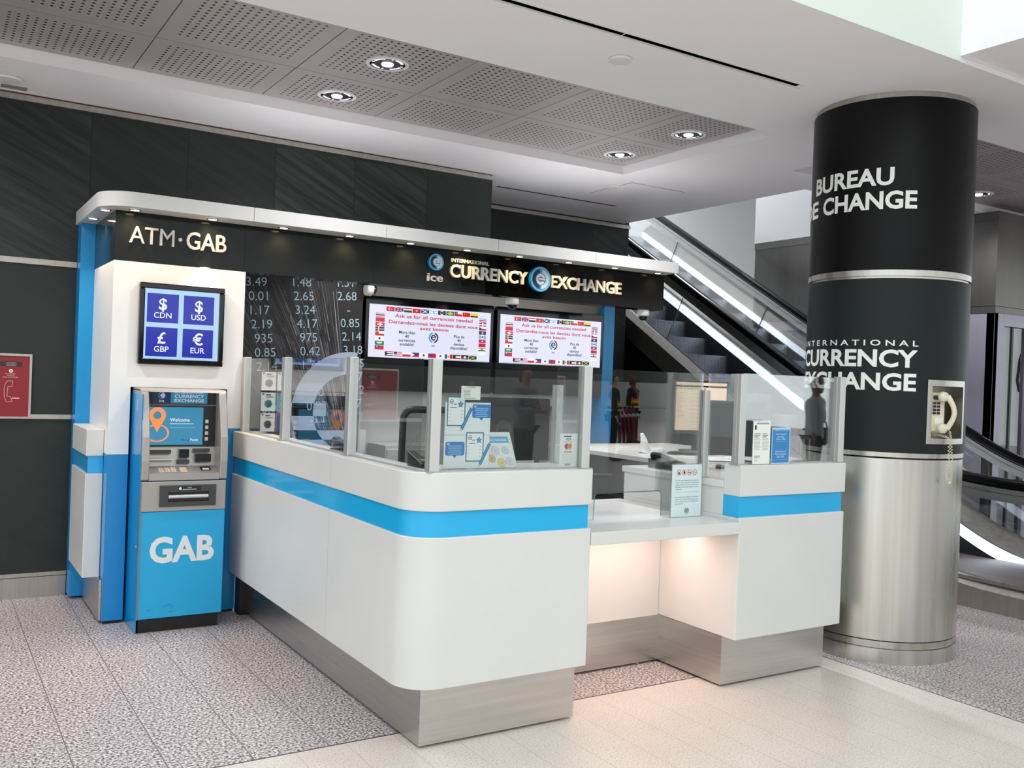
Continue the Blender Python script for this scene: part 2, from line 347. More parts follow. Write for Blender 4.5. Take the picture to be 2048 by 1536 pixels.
b.box(5.9, 6.39, 5.5, 12, ZS+.4, 5.6); b.box(5.9, 13, 5.3, 5.5, ZS+.4, 5.6); b.box(5.9, 13, 5.3, 12, 5.6, 5.7)
struct(b.build('ceiling', 'ceiling_paint'))
struct(MB().box(4.5, 4.7, -3, 2.888, ZS+.41, 6.2).build('wall_bulkhead', 'bulkhead_paint'))
struct(MB().box(-6, 4.5, 2.888, 2.8915, ZS, ZS+.4).box(-6, 4.5, 2.888, 3.3, ZS+.4, 6.2).build('wall_bulkhead_front', 'bulkhead_paint'))
# recessed perforated panels, two rows, each panel with a plain border
def panel(b, uvs, x0, x1, y0, y1, z, mxm, my0, my1):
    g = .003; x0 += g; x1 -= g; y0 += g; y1 -= g
    a0, a1, c0, c1 = x0+mxm, x1-mxm, y0+my0, y1-my1
    b.box(x0, x1, y0, y1, z+.002, z+.02, 0)
    for q in ((x0, a0, y0, y1), (a1, x1, y0, y1), (a0, a1, y0, c0), (a0, a1, c1, y1)): b.box(*q, z, z+.002, 0)
    uvs.append((len(b.f), a0, a1, c0, c1)); b.add([(a0, c0, z), (a1, c0, z), (a1, c1, z), (a0, c1, z)], [(0, 1, 2, 3)], 1)
b = MB(); uvs = []
xs = [1.035-.7985*k for k in range(6, 0, -1)]+[1.035, 1.8335, 2.632, 3.4305, 4.229, 4.871]
for i in range(len(xs)-1):
    panel(b, uvs, xs[i], xs[i+1], 4.447, 5.425, ZS+.073, .075, .2, .11); panel(b, uvs, xs[i], xs[i+1], 5.425, 6.093, ZS+.073, .075, .07, .07)
for x0, x1 in ((5.772, 6.57), (6.57, 7.37), (7.37, 8.17), (8.17, 8.97), (8.97, 9.77), (9.77, 10.6)):
    panel(b, uvs, x0, x1, 3.682, 4.5, ZS+.073, .075, .07, .09); panel(b, uvs, x0, x1, 4.5, 5.098, ZS+.073, .075, .07, .07)
cp = b.build('ceiling', ['panel_plain', 'perforated']); struct(cp)
u = cp.data.uv_layers.new(name='UVMap')
for p in cp.data.polygons:
    if p.material_index == 1:
        vs = [cp.data.vertices[i].co for i in p.vertices]; mx0 = min(v.x for v in vs); my0 = min(v.y for v in vs)
        nx = round((max(v.x for v in vs)-mx0)/.0435); ny = round((max(v.y for v in vs)-my0)/.0435)
        wx = max(v.x for v in vs)-mx0; wy = max(v.y for v in vs)-my0
        for li, vi in zip(p.loop_indices, p.vertices):
            c = cp.data.vertices[vi].co; u.data[li].uv = ((c.x-mx0)/wx*nx, (c.y-my0)/wy*ny)
struct(MB().box(-6, 4.06, 6.85, 7.95, 0, ZS+.2).build('wall_back', 'slate'))
struct(MB().box(4.06, 6.46, 7.95, 8.6, 0, ZS+.2).build('wall_alcove', 'slate'))
b = MB(); b.box(-6, .858, 6.838, 6.85, 0, .135); b.box(-6, .858, 6.832, 6.85, .14, .165)
for k in range(8): b.box(.655-.63*k-.002, .655-.63*k+.002, 6.8365, 6.85, 0, .135)
struct(b.build('baseboard_back', 'steel_trim'))
struct(MB().box(-6, .86, 6.836, 6.85, 2.185, 2.222).build('trim_1', 'steel_trim'))
struct(MB().box(-6, .86, 6.836, 6.85, 1.175, 1.205).build('trim_2', 'steel_trim'))
struct(MB().box(-6, 4.06, 6.825, 6.85, 3.232, 3.268).box(4.06, 6.46, 7.925, 7.95, 3.225, 3.262).build('trim_3', 'steel_trim'))
struct(MB().prism([(-6, 3.268), (1.1, 3.268), (2.02, 3.268), (2.02, 3.287), (1.2, 3.278), (-6, 3.273)], 6.83, 6.85, 'y').build('trim_4', 'brown_gap'))
struct(MB().box(6.46, 13, 11.6, 11.8, 0, 5.6).box(6.4, 6.46, 8.6, 11.8, 0, 5.6).box(12.8, 13, 5.6, 11.6, 0, 5.6).build('wall_far', 'white_paint'))
struct(MB().box(8.39, 12, 5.6, 7.95, ZS, 5.6).build('wall_lift', 'white_paint'))
# the concourse behind the viewer
struct(MB().box(-14, 30, -24, -23.8, 0, 1.62).box(-14, 30, -23.6, -23.4, 0, .5).build('wall_concourse', 'hall_wall'))
struct(MB().box(-14, 30, -24, -23.85, 1.62, 2.7).build('wall_concourse_upper', 'hall_dark'))

# ceiling fittings
def downlight(x, y, z, r, label, group):
    t = thing('ceiling_downlight', label, 'light', (x, y, z), group)
    MB().lathe((x, y, z), [(r, .004), (r, -.006), (r*.84, -.01), (r*.82, .004)], 40).build('trim_ring', 'white_paint', t, smooth=50)
    MB().lathe((x, y, z), [(r*.82, -.004), (r*.75, -.004), (r*.75, .0), (r*.82, .0)], 40).build('gasket', 'black_plastic', t, smooth=50)
    b = MB(); nn = 44; rr_ = [r*.3, r*.5, r*.75]
    for k in range(nn):
        for q in range(2):
            a0, a1 = 2*PI*k/nn, 2*PI*(k+1)/nn; zz = (-.002, -.0035, -.0045)
            b.add([(x+rr_[q+e]*math.cos(a), y+rr_[q+e]*math.sin(a), z+zz[q+e]) for e, a in ((0, a0), (1, a0), (1, a1), (0, a1))], [(0, 1, 2, 3)], 0 if (k*7+q*3) % 11 in (0, 3, 4, 8) else 1)
    b.build('reflector', ['reflector', 'reflector_glow'], t)  # gleam of the reflector facets painted as glowing sectors
    b = MB().lathe((x, y, z), [(r*.3, -.002), (r*.26, -.012), (r*.1, -.015)], 24); b.build('lens', 'lamp_cool', t)
    return t
G = 'recessed downlights in the perforated ceiling'
for x, y, l in ((2.235, 5.01, 'recessed downlight in the near row of panels, left pair'), (2.235, 5.79, 'recessed downlight in the row of panels nearest the wall, left pair'),
                (4.6, 5.81, 'recessed downlight near wall-side corner of the panels, above sign'), (4.6, 5.03, 'recessed downlight near tip of the perforated panels, toward the column'),
                (7.9, 4.85, 'recessed downlight half hidden behind the right of the black column'),
                (-.13, 5.01, 'recessed downlight in the near row, beyond left edge of view'), (-.13, 5.79, 'recessed downlight in wall-side row, beyond left edge of view')):
    downlight(x, y, ZS+.073, .125, l, G)
for x, y, r, l in ((3.1, 3.94, .062, 'flat white ceiling disc beside the black slot vent'), (5.09, 6.5, .062, 'small white ceiling disc above the currency sign, near the hatch'), (.4, 6.53, .085, 'white ceiling disc by the grey grille at far left')):
    tag(MB().lathe((x, y, ZS), [(r*.9, 0), (r, -.006), (r*.93, -.016), (r*.3, -.02), (.001, -.02)], 40).build('smoke_detector', 'white_paint', smooth=40), l, 'detector', 'ceiling discs')
t = thing('slot_diffuser', 'long black slot vent with white edges in the white soffit', 'vent', (3.1, 3.66, ZS))
for x0, x1 in ((-2, 2.89), (2.9, 4.16)): MB().box(x0, x1, 3.64, 3.675, ZS-.002, ZS+.001).build('slot', 'void_black', t)
MB().box(-2, 4.2, 3.675, 3.69, ZS-.006, ZS).box(-2, 4.2, 3.632, 3.64, ZS-.004, ZS).build('edge_trim', 'white_paint', t)
tag(MB().box(4.33, 5.69, 7.205, 7.228, ZS-.003, ZS).build('slot_diffuser', 'black_rubber'), 'short thin black slot vent over the alcove', 'vent')
t = thing('access_hatch', 'square ceiling hatch with thin dark outline by the small disc', 'hatch', (5.4, 6.4, ZS))
MB().box(5.12, 5.72, 6.28, 6.88, ZS-.0015, ZS).build('outline', 'dark_grey', t); MB().box(5.123, 5.717, 6.283, 6.877, ZS-.004, ZS-.001).build('lid', 'ceiling_paint', t)
t = thing('ceiling_grille', 'pair of small grey ceiling grilles above the dark wall', 'vent', (.42, 6.72, ZS))
for x0, x1 in ((.16, .36), (.375, .52)): MB().box(x0, x1, 6.685, 6.755, ZS-.006, ZS).build('grille', 'grey_plastic', t)

# ------------------------------------------------------------------ column with its wrap and lettering
CX, CY, CR = 5.035, 3.66, .466
t = thing('round_column', 'thick round column with black wrap, white lettering and steel base', 'column', (CX, CY, 0))
q = (CX, CY, 0)
MB().lathe(q, [(CR-.006, 0), (CR-.006, .085), (CR-.012, .088)], 96).build('base_ring', 'steel_column', t, smooth=40)
MB().lathe(q, [(CR-.018, .088), (CR-.018, .096), (CR-.008, .098), (CR-.008, .128), (CR-.018, .131)], 96).build('lower_band', 'steel_band', t, smooth=40)
MB().lathe(q, [(CR-.018, .131), (CR-.008, .134), (CR-.008, 1.176), (CR-.02, 1.178)], 96).build('steel_shaft', 'steel_column', t, smooth=40)
MB().lathe(q, [(CR-.02, 1.178), (CR-.006, 1.186), (CR-.006, 1.212), (CR-.012, 1.213)], 96).build('middle_band', 'steel_band', t, smooth=40)
# lower wrap, left open where the telephone recess is cut in
A0, A1 = math.radians(-110.2), math.radians(-76.5); ZA, ZB = 1.302, 1.602
def cyl_pt(a, z, r=CR): return (CX+r*math.cos(a), CY+r*math.sin(a), z)
b = MB(); n = 96
def cyl_patch(b, a0, a1, z0, z1, r, n, mi=0):
    v = [cyl_pt(a0+(a1-a0)*k/n, z, r) for z in (z0, z1) for k in range(n+1)]
    b.add(v, [(k, k+1, n+2+k, n+1+k) for k in range(n)], mi)
cyl_patch(b, A0, A1, 1.213, ZA, CR, 12); cyl_patch(b, A0, A1, ZB, 2.21, CR, 12); cyl_patch(b, A1, A0+2*PI, 1.213, 2.21, CR, 84)
o = b.build('lower_wrap', 'wrap_grey', t, smooth=40)
MB().lathe(q, [(CR-.012, 2.205), (CR-.012, 2.222), (CR+.001, 2.224), (CR+.001, 2.258), (CR-.01, 2.26)], 96).build('ring', 'steel_band', t, smooth=40)
MB().lathe(q, [(CR-.01, 2.258), (CR+.002, 2.26), (CR+.002, 3.245), (CR-.01, 3.247)], 96).build('upper_wrap', 'wrap_dark', t, smooth=40)
MB().lathe(q, [(CR-.012, 3.24), (CR-.012, 3.279)], 96).build('top_band', 'steel_trim', t, smooth=40)
MB().box(5.02, 5.05, 3.65, 3.67, 1.6, 3.2).build('core', 'dark_grey', t)
def col_text(name, s, a0, a1, z, h, bold, r):
    """letters laid round the column from bearing a0 to a1 (degrees, anticlockwise seen from above)"""
    v, f, x0, x1, y0, y1 = text2d(s, bold); _, _, _, _, c0, c1 = text2d('H', bold); k = h/(c1-c0)
    bm = bmesh.new(); vs = [bm.verts.new((p[0], p[1], 0)) for p in v]
    for g in f:
        try: bm.faces.new([vs[i] for i in g])
        except ValueError: pass
    st = (x1-x0)/90
    for i in range(1, 90): bmesh.ops.bisect_plane(bm, geom=bm.verts[:]+bm.edges[:]+bm.faces[:], plane_co=(x0+i*st, 0, 0), plane_no=(1, 0, 0))
    bm.verts.index_update(); A, B = math.radians(a0), math.radians(a1); o3 = WP[t.name]
    b = MB(); b.add([cyl_pt(A+(B-A)*(p.co.x-x0)/(x1-x0), z+(p.co.y-c0)*k, r) for p in bm.verts], [tuple(w.index for w in g.verts) for g in bm.faces]); bm.free()
    return b.build(name, 'paper', t, label='white lettering')
col_text('lettering', 'BUREAU', 150.6, 217.8, 2.742, .102, .03, CR+.0035)
col_text('lettering', 'DE', 126, 155.5, 2.605, .103, .03, CR+.0035)
col_text('lettering', 'CHANGE', 162.4, 233.4, 2.605, .103, .03, CR+.0035)
col_text('lettering', 'I N T E R N A T I O N A L', 138.5, 238.2, 1.822, .033, .014, CR+.0015)
col_text('lettering', 'CURRENCY', 138, 238, 1.700, .1, .03, CR+.0015)
col_text('lettering', 'EXCHANGE', 139, 237.6, 1.566, .1, .03, CR+.0015)
# recess: flat steel frame bent to the column, box behind
b = MB()
F0, F1 = math.radians(-113.8), math.radians(-73.6)
cyl_patch(b, F0, F1, 1.27, ZA, CR+.003, 16); cyl_patch(b, F0, F1, ZB, 1.636, CR+.003, 16); cyl_patch(b, F0, A0, ZA, ZB, CR+.003, 4); cyl_patch(b, A1, F1, ZA, ZB, CR+.003, 4)
b.build('recess_frame', 'steel_band', t, smooth=40)
b = MB(); p0 = Vector(cyl_pt(A0, 0)); p1 = Vector(cyl_pt(A1, 0)); am = (A0+A1)/2; back = Vector((math.cos(am), math.sin(am), 0))*-.17
c = [p0, p1, p1+back, p0+back]
v = [(p.x, p.y, z) for z in (ZA, ZB) for p in c]
b.add(v, [(0, 1, 2, 3), (4, 5, 6, 7), (0, 3, 7, 4), (1, 2, 6, 5), (3, 2, 6, 7)]); b.build('recess_box', 'steel_band', t)
# wall telephone hanging in the recess
ux = (p1-p0).normalized(); un = -back.normalized(); ux0, un0, cp0 = ux.copy(), un.copy(), p0+back+ux*.06; AF = math.radians(-124); un = Vector((math.cos(AF), math.sin(AF), 0)); ux = Vector((-math.sin(AF), math.cos(AF), 0)); ph0 = p0+back*.42+ux0*.075
pt = thing('wall_telephone', 'cream push-button telephone with coiled cord in the column recess', 'telephone', tuple(ph0+Vector((0, 0, 1.32))))
def ph(x, d, z): w = ph0+ux*x+un*d; return (w.x, w.y, z)
def ph_prism(b, pts, d0, d1):
    n = len(pts); v = [ph(x, d0, z) for x, z in pts]+[ph(x, d1, z) for x, z in pts]
    return b.add(v, [tuple(range(n)), tuple(range(n, 2*n))[::-1]]+[(i, (i+1) % n, n+(i+1) % n, n+i) for i in range(n)])
b = MB(); ph_prism(b, rrect(-.062, .062, 1.335, 1.565, .012), 0, .05); ph_prism(b, rrect(-.056, .057, 1.345, 1.558, .01), .05, .07); b.build('body', 'cream', pt, smooth=35)
b = MB(); ph_prism(b, rrect(-.02, .05, 1.37, 1.53, .006), -.075, 0); b.build('mount', 'steel_band', pt)
b = MB()
for i in range(3):
    for j in range(4): x = -.03+i*.022; z = 1.44+j*.019; ph_prism(b, rrect(x, x+.0165, z, z+.0135, .002, 2), .069, .076)
b.build('keypad', 'black_plastic', pt)
ph_b = MB(); ph_prism(ph_b, rrect(.005, .05, 1.385, 1.42, .003), .07, .0715); ph_b.build('number_card', 'paper', pt)
ph_b = MB(); ph_prism(ph_b, rrect(-.008, .03, 1.525, 1.548, .003), .065, .09); ph_b.build('hook', 'black_plastic', pt)
hb = MB(); path = []; rad = []
for k in range(13):
    a = k/12; path.append(ph(.058+.03*math.sin(PI*a), .105+.024*math.sin(PI*a), 1.545-.185*a)); rad.append(.017-.003*math.sin(PI*a))
hb.tube(path, rad, 12); hb.build('handset', 'cream', pt, smooth=60)
for z in (1.542, 1.362):
    b = MB(); c0 = Vector(ph(.036, .098, z)); d = (un*-1+ux*-.25).normalized()
    b.tube([c0-d*.022, c0-d*.016, c0+d*.004, c0+d*.014], [.012, .027, .03, .026], 18); b.build('ear_cap' if z > 1.5 else 'mouth_cap', 'cream', pt, smooth=60)
cz = []; N1 = 520
ctl = [(.0, .10, 1.338), (.0, .13, 1.325), (.02, .18, 1.318), (.045, .21, 1.30), (.03, .225, 1.2), (.02, .225, 1.1), (.035, .225, 1.055), (.055, .225, 1.06), (.062, .225, 1.12), (.062, .22, 1.22), (.058, .215, 1.30), (.058, .205, 1.345)]
def crom(P, t):
    n = len(P)-1; i = min(int(t*n), n-1); f = t*n-i; g = lambda k: Vector(P[max(0, min(n, k))])
    a, b_, c_, d_ = g(i-1), g(i), g(i+1), g(i+2)
    return .5*((2*b_)+(c_-a)*f+(2*a-5*b_+4*c_-d_)*f*f+(3*b_-a-3*c_+d_)*f**3)
for k in range(N1+1):
    s = k/N1; c_ = crom(ctl, s); tg = (crom(ctl, min(1, s+.004))-crom(ctl, max(0, s-.004))).normalized()
    e1 = tg.cross(Vector((0, 1, 0))).normalized(); e2 = tg.cross(e1); an = 2*PI*58*s; w = c_+.0062*(math.cos(an)*e1+math.sin(an)*e2)
    g_ = cp0+ux0*w.x+un0*w.y; cz.append((g_.x, g_.y, w.z))
MB().tube(cz, .0019, 5).build('coiled_cord', 'cream', pt, smooth=60)

# ------------------------------------------------------------------ the kiosk: surround, fascia, canopy, pillars
K = thing('exchange_kiosk', 'white and blue kiosk with black lit sign board and white canopy', 'kiosk', (3.1, 6.4, 0))
b = MB(); b.box(.951, 1.068, 5.97, 6.8, 1.015, 2.172); b.box(1.646, 1.735, 5.97, 6.8, 1.172, 2.172); b.box(1.068, 1.646, 5.97, 6.8, 1.42, 2.172)
b.build('surround_panel', 'surround_white', K)
for q in ((.951, 1.068, 5.97, 6.8, .02, 1.015), (1.646, 1.735, 5.97, 6.8, .02, 1.172)): MB().box(*q).build('blue_panel', 'blue_panel', K)
for q in ((.96, 1.06), (1.65, 1.73)): MB().box(*q, 5.985, 6.8, 0, .02).build('kick', 'black_plastic', K)
MB().box(1.068, 1.646, 6.55, 6.6, 0, 1.42).build('niche_back', 'black_plastic', K)
for bl in ((.862, .95, 6.7, 6.845, .02, 2.469), (5.12, 5.238, 6.6, 6.8, .02, 2.3)): MB().box(*bl).build('blue_pillar', 'blue_panel', K)
FJ = [.951, 1.725, 2.615, 3.512, 4.382, 5.25]
for i in range(5): MB().box(FJ[i]+.0006, FJ[i+1]-.0006, 5.97, 6.1, 2.172, 2.478).build('fascia', 'fascia_black' if i > 2 else 'fascia_grey_sheen', K)
MB().box(.951, .97, 6.1, 6.84, 2.172, 2.478).build('fascia', 'fascia_grey_sheen', K)
MB().box(1.735, 5.12, 6.1, 6.74, 2.3, 2.31).build('soffit', 'white_laminate', K)
MB().box(2.84, 5.12, 6.66, 6.74, 2.12, 2.3).build('beam', 'grey_plastic', K)  # grey colour stands in for shade on the unlit white beam
MB().box(1.735, 5.12, 6.74, 6.8, 1.43, 2.3).build('upper_back_panel', 'black_plastic', K)
MB().box(1.735, 5.12, 6.74, 6.8, 0, 1.43).build('lower_back_panel', 'white_laminate', K)  # white stands in for the bright hall reflected in the glass
CE = [.845, 1.72, 2.615, 3.5, 4.382, 5.236]; r = .2
lights = []
for i in range(5):
    x0, x1 = CE[i]+(.0015 if i else 0), CE[i+1]-.0015
    if i == 0: pts = [(x1, 5.78), (x1, 6.84), (x0, 6.84)]+[(x0+r-r*math.cos(PI/2*k/10), 5.78+r-r*math.sin(PI/2*k/10)) for k in range(11)]
    else: pts = [(x0, 5.78), (x1, 5.78), (x1, 6.84), (x0, 6.84)]
    cpn = MB().prism(pts, 2.47, 2.556).build('canopy_panel', 'white_laminate', K, smooth=30)
    for sx in [1.043+.4512*k for k in range(10)]:
        if x0 < sx < x1:
            MB().lathe((sx, 5.885, 2.47), [(.036, 0), (.036, -.004), (.027, -.006), (.026, 0)], 24).build('downlight_ring', 'reflector', cpn, smooth=50)
            MB().lathe((sx, 5.885, 2.47), [(.026, -.002), (.022, -.0045)], 20).build('downlight', 'lamp_warm', cpn)
    if i == 0:
        for sx, sy in ((.9, 6.02), (.892, 6.43), (.99, 6.42)):
            if sx > .95: continue
            MB().lathe((sx, sy, 2.47), [(.036, 0), (.036, -.004), (.027, -.006), (.026, 0)], 24).build('downlight_ring', 'reflector', cpn, smooth=50)
            MB().lathe((sx, sy, 2.47), [(.026, -.002), (.022, -.0045)], 20).build('downlight', 'lamp_warm', cpn)
MB().lathe((1.475, 5.955, 2.172), [(.03, 0), (.03, -.004), (.022, -.006), (.02, -.001)], 24).build('downlight', 'lamp_warm', K)
letters('lettering', 'ATM', 1.029, 2.283, .1, 5.97, 'alu_bright', K, .258, 'l', .0)
MB().cyl((1.322, 5.95, 2.33), (1.322, 5.97, 2.33), .011, 20).build('lettering', 'alu_bright', K)
letters('lettering', 'GAB', 1.359, 2.279, .106, 5.97, 'alu_bright', K, .244, 'l')
letters('lettering', 'ice', 3.025, 2.229, .058, 5.97, 'alu_bright', K, .122, 'l')
letters('lettering', 'INTERNATIONAL', 3.214, 2.384, .026, 5.97, 'alu_bright', K, .317, 'l', .008, .012)
letters('lettering', 'CURRENCY', 3.203, 2.272, .094, 5.97, 'alu_bright', K, .672, 'l', .025)
letters('lettering', 'EXCHANGE', 4.09, 2.27, .094, 5.97, 'alu_bright', K, .694, 'l', .025)
for x, z, r in ((3.086, 2.366, .06), (3.985, 2.324, .096)):
    g = MB().cyl((x, 5.945, z), (x, 5.97, z), r, 48).build('logo_disc', 'blue_panel', K, smooth=40)
    P = Print((x, 5.9445, z)); logo(P, 0, 0, r*.99, 1); P.build('logo_face', 'print', g)
# streaked rate board on the kiosk's back wall
rb = thing('rate_board', 'dark printed board with columns of exchange figures and big pale e', 'sign', (2.27, 6.6, 1.6))
MB().box(1.735, 2.815, 6.602, 6.63, .9, 2.29).build('board', 'dark_grey', rb)
P = Print((0, 6.6015, 0)); P.rect(1.735, .9, 2.815, 2.29, (38, 37, 40), 0)
rnd = random.Random(3)
for k in range(230):                                       # fan of bright streaks in the artwork
    xt = rnd.uniform(1.9, 2.95); L_ = rnd.uniform(.3, 1.3); z1 = rnd.uniform(1.6, 2.29); sl = (2.95-xt)*.75+.12; w = rnd.uniform(.0008, .003); g = rnd.uniform(52, 130)
    if xt > 2.55 and rnd.random() < .5: g += 70
    xa, za = xt-.35+.0, z1; xb, zb = xa+sl*L_, z1-L_
    if xb > 2.81: f_ = (2.81-xa)/(xb-xa); xb = 2.81; zb = za-L_*f_
    if xa < 1.74 or xa > 2.79 or zb < .91: continue
    P.poly([(xa, za), (xa+w, za), (min(xb+w*2.5, 2.814), zb), (xb, zb)], (g, g, g+4), 1)
EP = (196, 208, 228)
P.arc(2.74, 1.255, .29, .455, 84, 270, EP, 2, 40); P.rect(2.2, 1.225, 2.55, 1.32, EP, 2); P.rect(2.3, 1.05, 2.74, 1.12, EP, 2)
rows = [('3.49', '1.48', '1.51'), ('0.01', '2.65', '2.68'), ('1.17', '3.24', '-'), ('2.19', '4.17', '0.85'), ('935', '975', '2.14'), ('0.85', '0.42', '3.18'), ('2.14', '1.76', '2.05'), ('', '.62', '3.7'), ('', '980', '4.2'), ('0.92', '0.82', '7'), ('3.1', '5.1', '2')]
for i, rw in enumerate(rows):
    for j, tx in enumerate(rw):
        if tx: P.text(tx, 2.0+.335*j+.016*i-(.0 if j else .0), 2.147-.1*i+.025*j, .062, (186, 216, 232), 4, None, 'c', -.006, .06)
P.build('artwork', 'print', rb)

# framed currency display
cs = thing('currency_display', 'black framed display of four blue currency tiles above the cash machine', 'screen', (1.345, 5.96, 1.8))
fo = rrect(1.096, 1.599, 1.56, 2.052, .004, 2)
b = MB(); 
for q in ((1.096, 1.599, 2.018, 2.052), (1.096, 1.599, 1.56, 1.594), (1.096, 1.126, 1.594, 2.018), (1.569, 1.599, 1.594, 2.018)): b.box(q[0], q[1], 5.925, 5.97, q[2], q[3])
b.build('frame', 'black_gloss', cs, bevel=.006)
P = Print((0, 5.945, 0)); P.rect(1.124, 1.592, 1.571, 2.02, (176, 212, 252), 0)
for x, z, sy, nm in ((1.141, 1.815, '$', 'CDN'), (1.354, 1.815, '$', 'USD'), (1.139, 1.61, '£', 'GBP'), (1.354, 1.61, '€', 'EUR')):
    P.rect(x, z, x+.184, z+.176, (18, 38, 168), 1); P.text(sy, x+.092, z+.078, .07, WHITE, 2, None, 'c', .02); P.text(nm, x+.092, z+.028, .034, WHITE, 2, None, 'c', .012)
P.build('screen', 'screen_bright', cs); MB().box(1.124, 1.571, 5.9455, 5.965, 1.592, 2.02).build('backing', 'black_plastic', cs)

# cash machine in its niche
A = thing('cash_machine', 'blue and silver cash machine with white letters, standing in the niche', 'cash machine', (1.32, 5.9, 0))
side = [(5.665, .075), (5.665, .885), (5.69, .9), (5.76, 1.4), (5.8, 1.41), (6.4, 1.41), (6.4, .075)]
MB().box(1.1, 1.55, 5.675, 6.4, 0, .08).build('plinth', 'black_plastic', A)
MB().box(1.09, 1.56, 5.668, 6.4, 0, .006).build('floor_strip', 'steel_trim', A)
MB().prism([(5.68, .006), (5.68, 1.385), (6.42, 1.385), (6.42, .006)], 1.083, 1.09, 'x').box(1.09, 1.57, 5.69, 6.4, .08, .888).box(1.09, 1.57, 6.0, 6.4, .888, 1.4).build('cabinet', 'blue_panel', A)
MB().box(1.089, 1.571, 5.66, 5.7, .085, .705).build('lower_door', 'blue_matte', A, .004)
MB().box(1.086, 1.092, 5.655, 5.69, .085, .88).build('door_edge', 'grey_plastic', A)
MB().box(1.089, 1.571, 5.656, 5.7, .707, .882).build('dispenser_panel', 'atm_silver', A, .004)
# upper hood: two curved cheeks, top and a recessed face
def cheek(x0, x1):
    pts = [(5.655, .89), (5.645, 1.0), (5.655, 1.14), (5.69, 1.28), (5.735, 1.4), (5.78, 1.415), (6.0, 1.415), (6.0, .89)]
    return MB().prism(pts, x0, x1, 'x').build('hood_cheek', 'atm_silver', A, .006)
cheek(1.085, 1.128); cheek(1.53, 1.575)
MB().prism([(5.735, 1.4), (5.742, 1.413), (5.78, 1.418), (6.0, 1.418), (6.0, 1.404), (5.78, 1.404)], 1.085, 1.575, 'x').build('hood_top', 'atm_silver', A)
MB().prism([(5.655, .888), (5.655, .925), (5.75, .96), (5.78, .96), (5.78, .888)], 1.128, 1.53, 'x').build('keypad_shelf', 'atm_silver', A)
MB().box(1.128, 1.53, 5.8, 5.99, .95, 1.405).build('hood_back', 'grey_plastic', A)
MB().prism([(5.77, .96), (5.8, 1.09), (5.81, 1.09), (5.81, .955)], 1.128, 1.53, 'x').build('reader_panel', 'atm_silver', A)
P = Print((0, 5.793, 0)); P.rect(1.128, 1.328, 1.53, 1.405, (14, 18, 22), 0); P.rect(1.165, 1.332, 1.265, 1.402, (18, 50, 92), 1); P.rect(1.265, 1.332, 1.478, 1.402, (40, 150, 196), 1)
logo(P, 1.213, 1.378, .02, 2); P.text('ice', 1.213, 1.338, .017, WHITE, 3, None, 'c', .01)
P.text('INTERNATIONAL', 1.372, 1.391, .0075, WHITE, 3, .17); P.text('CURRENCY', 1.372, 1.366, .019, WHITE, 3, .172, 'c', .015); P.text('EXCHANGE', 1.372, 1.34, .019, WHITE, 3, .172, 'c', .015)
P.build('header', 'screen_dim', A)
MB().box(1.128, 1.53, 5.785, 5.8, 1.075, 1.318).build('screen_bezel', 'black_plastic', A)
P = Print((0, 5.784, 0)); P.rect(1.14, 1.085, 1.455, 1.31, (52, 134, 172), 0); OR = (248, 150, 84)
P.disc(1.19, 1.26, .048, OR, 1); P.poly([(1.145, 1.245), (1.19, 1.16), (1.235, 1.245)], OR, 1); P.disc(1.19, 1.26, .023, (52, 134, 172), 2)
P.arc(1.19, 1.155, .045, .053, 0, 360, OR, 1, 30, 1.3); P.text('Welcome', 1.262, 1.224, .02, WHITE, 2, None, 'l', .01); P.lines(1.262, 1.212, .14, .006, 1, (220, 236, 242), 2, .05)
P.lines(1.262, 1.19, .15, .006, 1, (120, 176, 200), 2, .05); P.text('Money', 1.33, 1.108, .014, (30, 60, 84), 2, .05, 'l'); P.text('Point', 1.383, 1.108, .014, WHITE, 2, .045, 'l', .008)
P.build('screen', 'screen_bright', A)
b = MB()
for k in range(4): b.box(1.468, 1.486, 5.779, 5.786, 1.11+.035*k, 1.131+.035*k)
b.build('side_button', 'alu_bright', A)
MB().box(1.14, 1.27, 5.76, 5.79, 1.035, 1.055).build('card_label', 'dark_grey', A); MB().box(1.135, 1.28, 5.745, 5.79, .997, 1.006).build('receipt_slot', 'alu_bright', A)
MB().box(1.315, 1.372, 5.752, 5.79, 1.01, 1.06).build('sensor_window', 'black_gloss', A); MB().box(1.305, 1.375, 5.75, 5.79, .975, .997).build('name_plate', 'dark_grey', A)
MB().box(1.41, 1.5, 5.745, 5.79, .985, 1.03).box(1.415, 1.495, 5.735, 5.75, .99, 1.0).build('card_reader', 'black_plastic', A); MB().box(1.4, 1.495, 5.76, 5.79, 1.043, 1.062).build('card_label', 'dark_grey', A)
P = Print((1.16, 5.668, .9305), (1, 0, 0), (0, .938, .345))
for i in range(4):
    for j in range(3): P.rect(.03+j*.035, .008+i*.016, .058+j*.035, .021+i*.016, (224, 204, 170), 1); 
for i in range(4):
    for j in range(3): P.text('123456789*0#'[(3-i)*3+j], .044+j*.035, .0105+i*.016, .008, (80, 70, 60), 2)
P.build('keypad', 'print', A)
P = Print((1.16, 5.668, .9305), (1, 0, 0), (0, .938, .345))
for i in range(4): P.rect(.15, .008+i*.016, .19, .021+i*.016, (226, 206, 172), 1)
P.build('function_keys', 'print', A)
P = Print((1.43, 5.69, .9385), (1, 0, 0), (0, .938, .345)); P.rect(0, 0, .06, .05, (26, 26, 28), 1); P.rect(.012, .008, .05, .03, (210, 214, 210), 2); P.build('sticker', 'print', A)
b = MB()
for q in ((1.19, 1.51, .735, .762), (1.19, 1.51, .82, .858), (1.19, 1.235, .762, .82), (1.468, 1.51, .762, .82)): b.box(q[0], q[1], 5.64, 5.66, q[2], q[3])
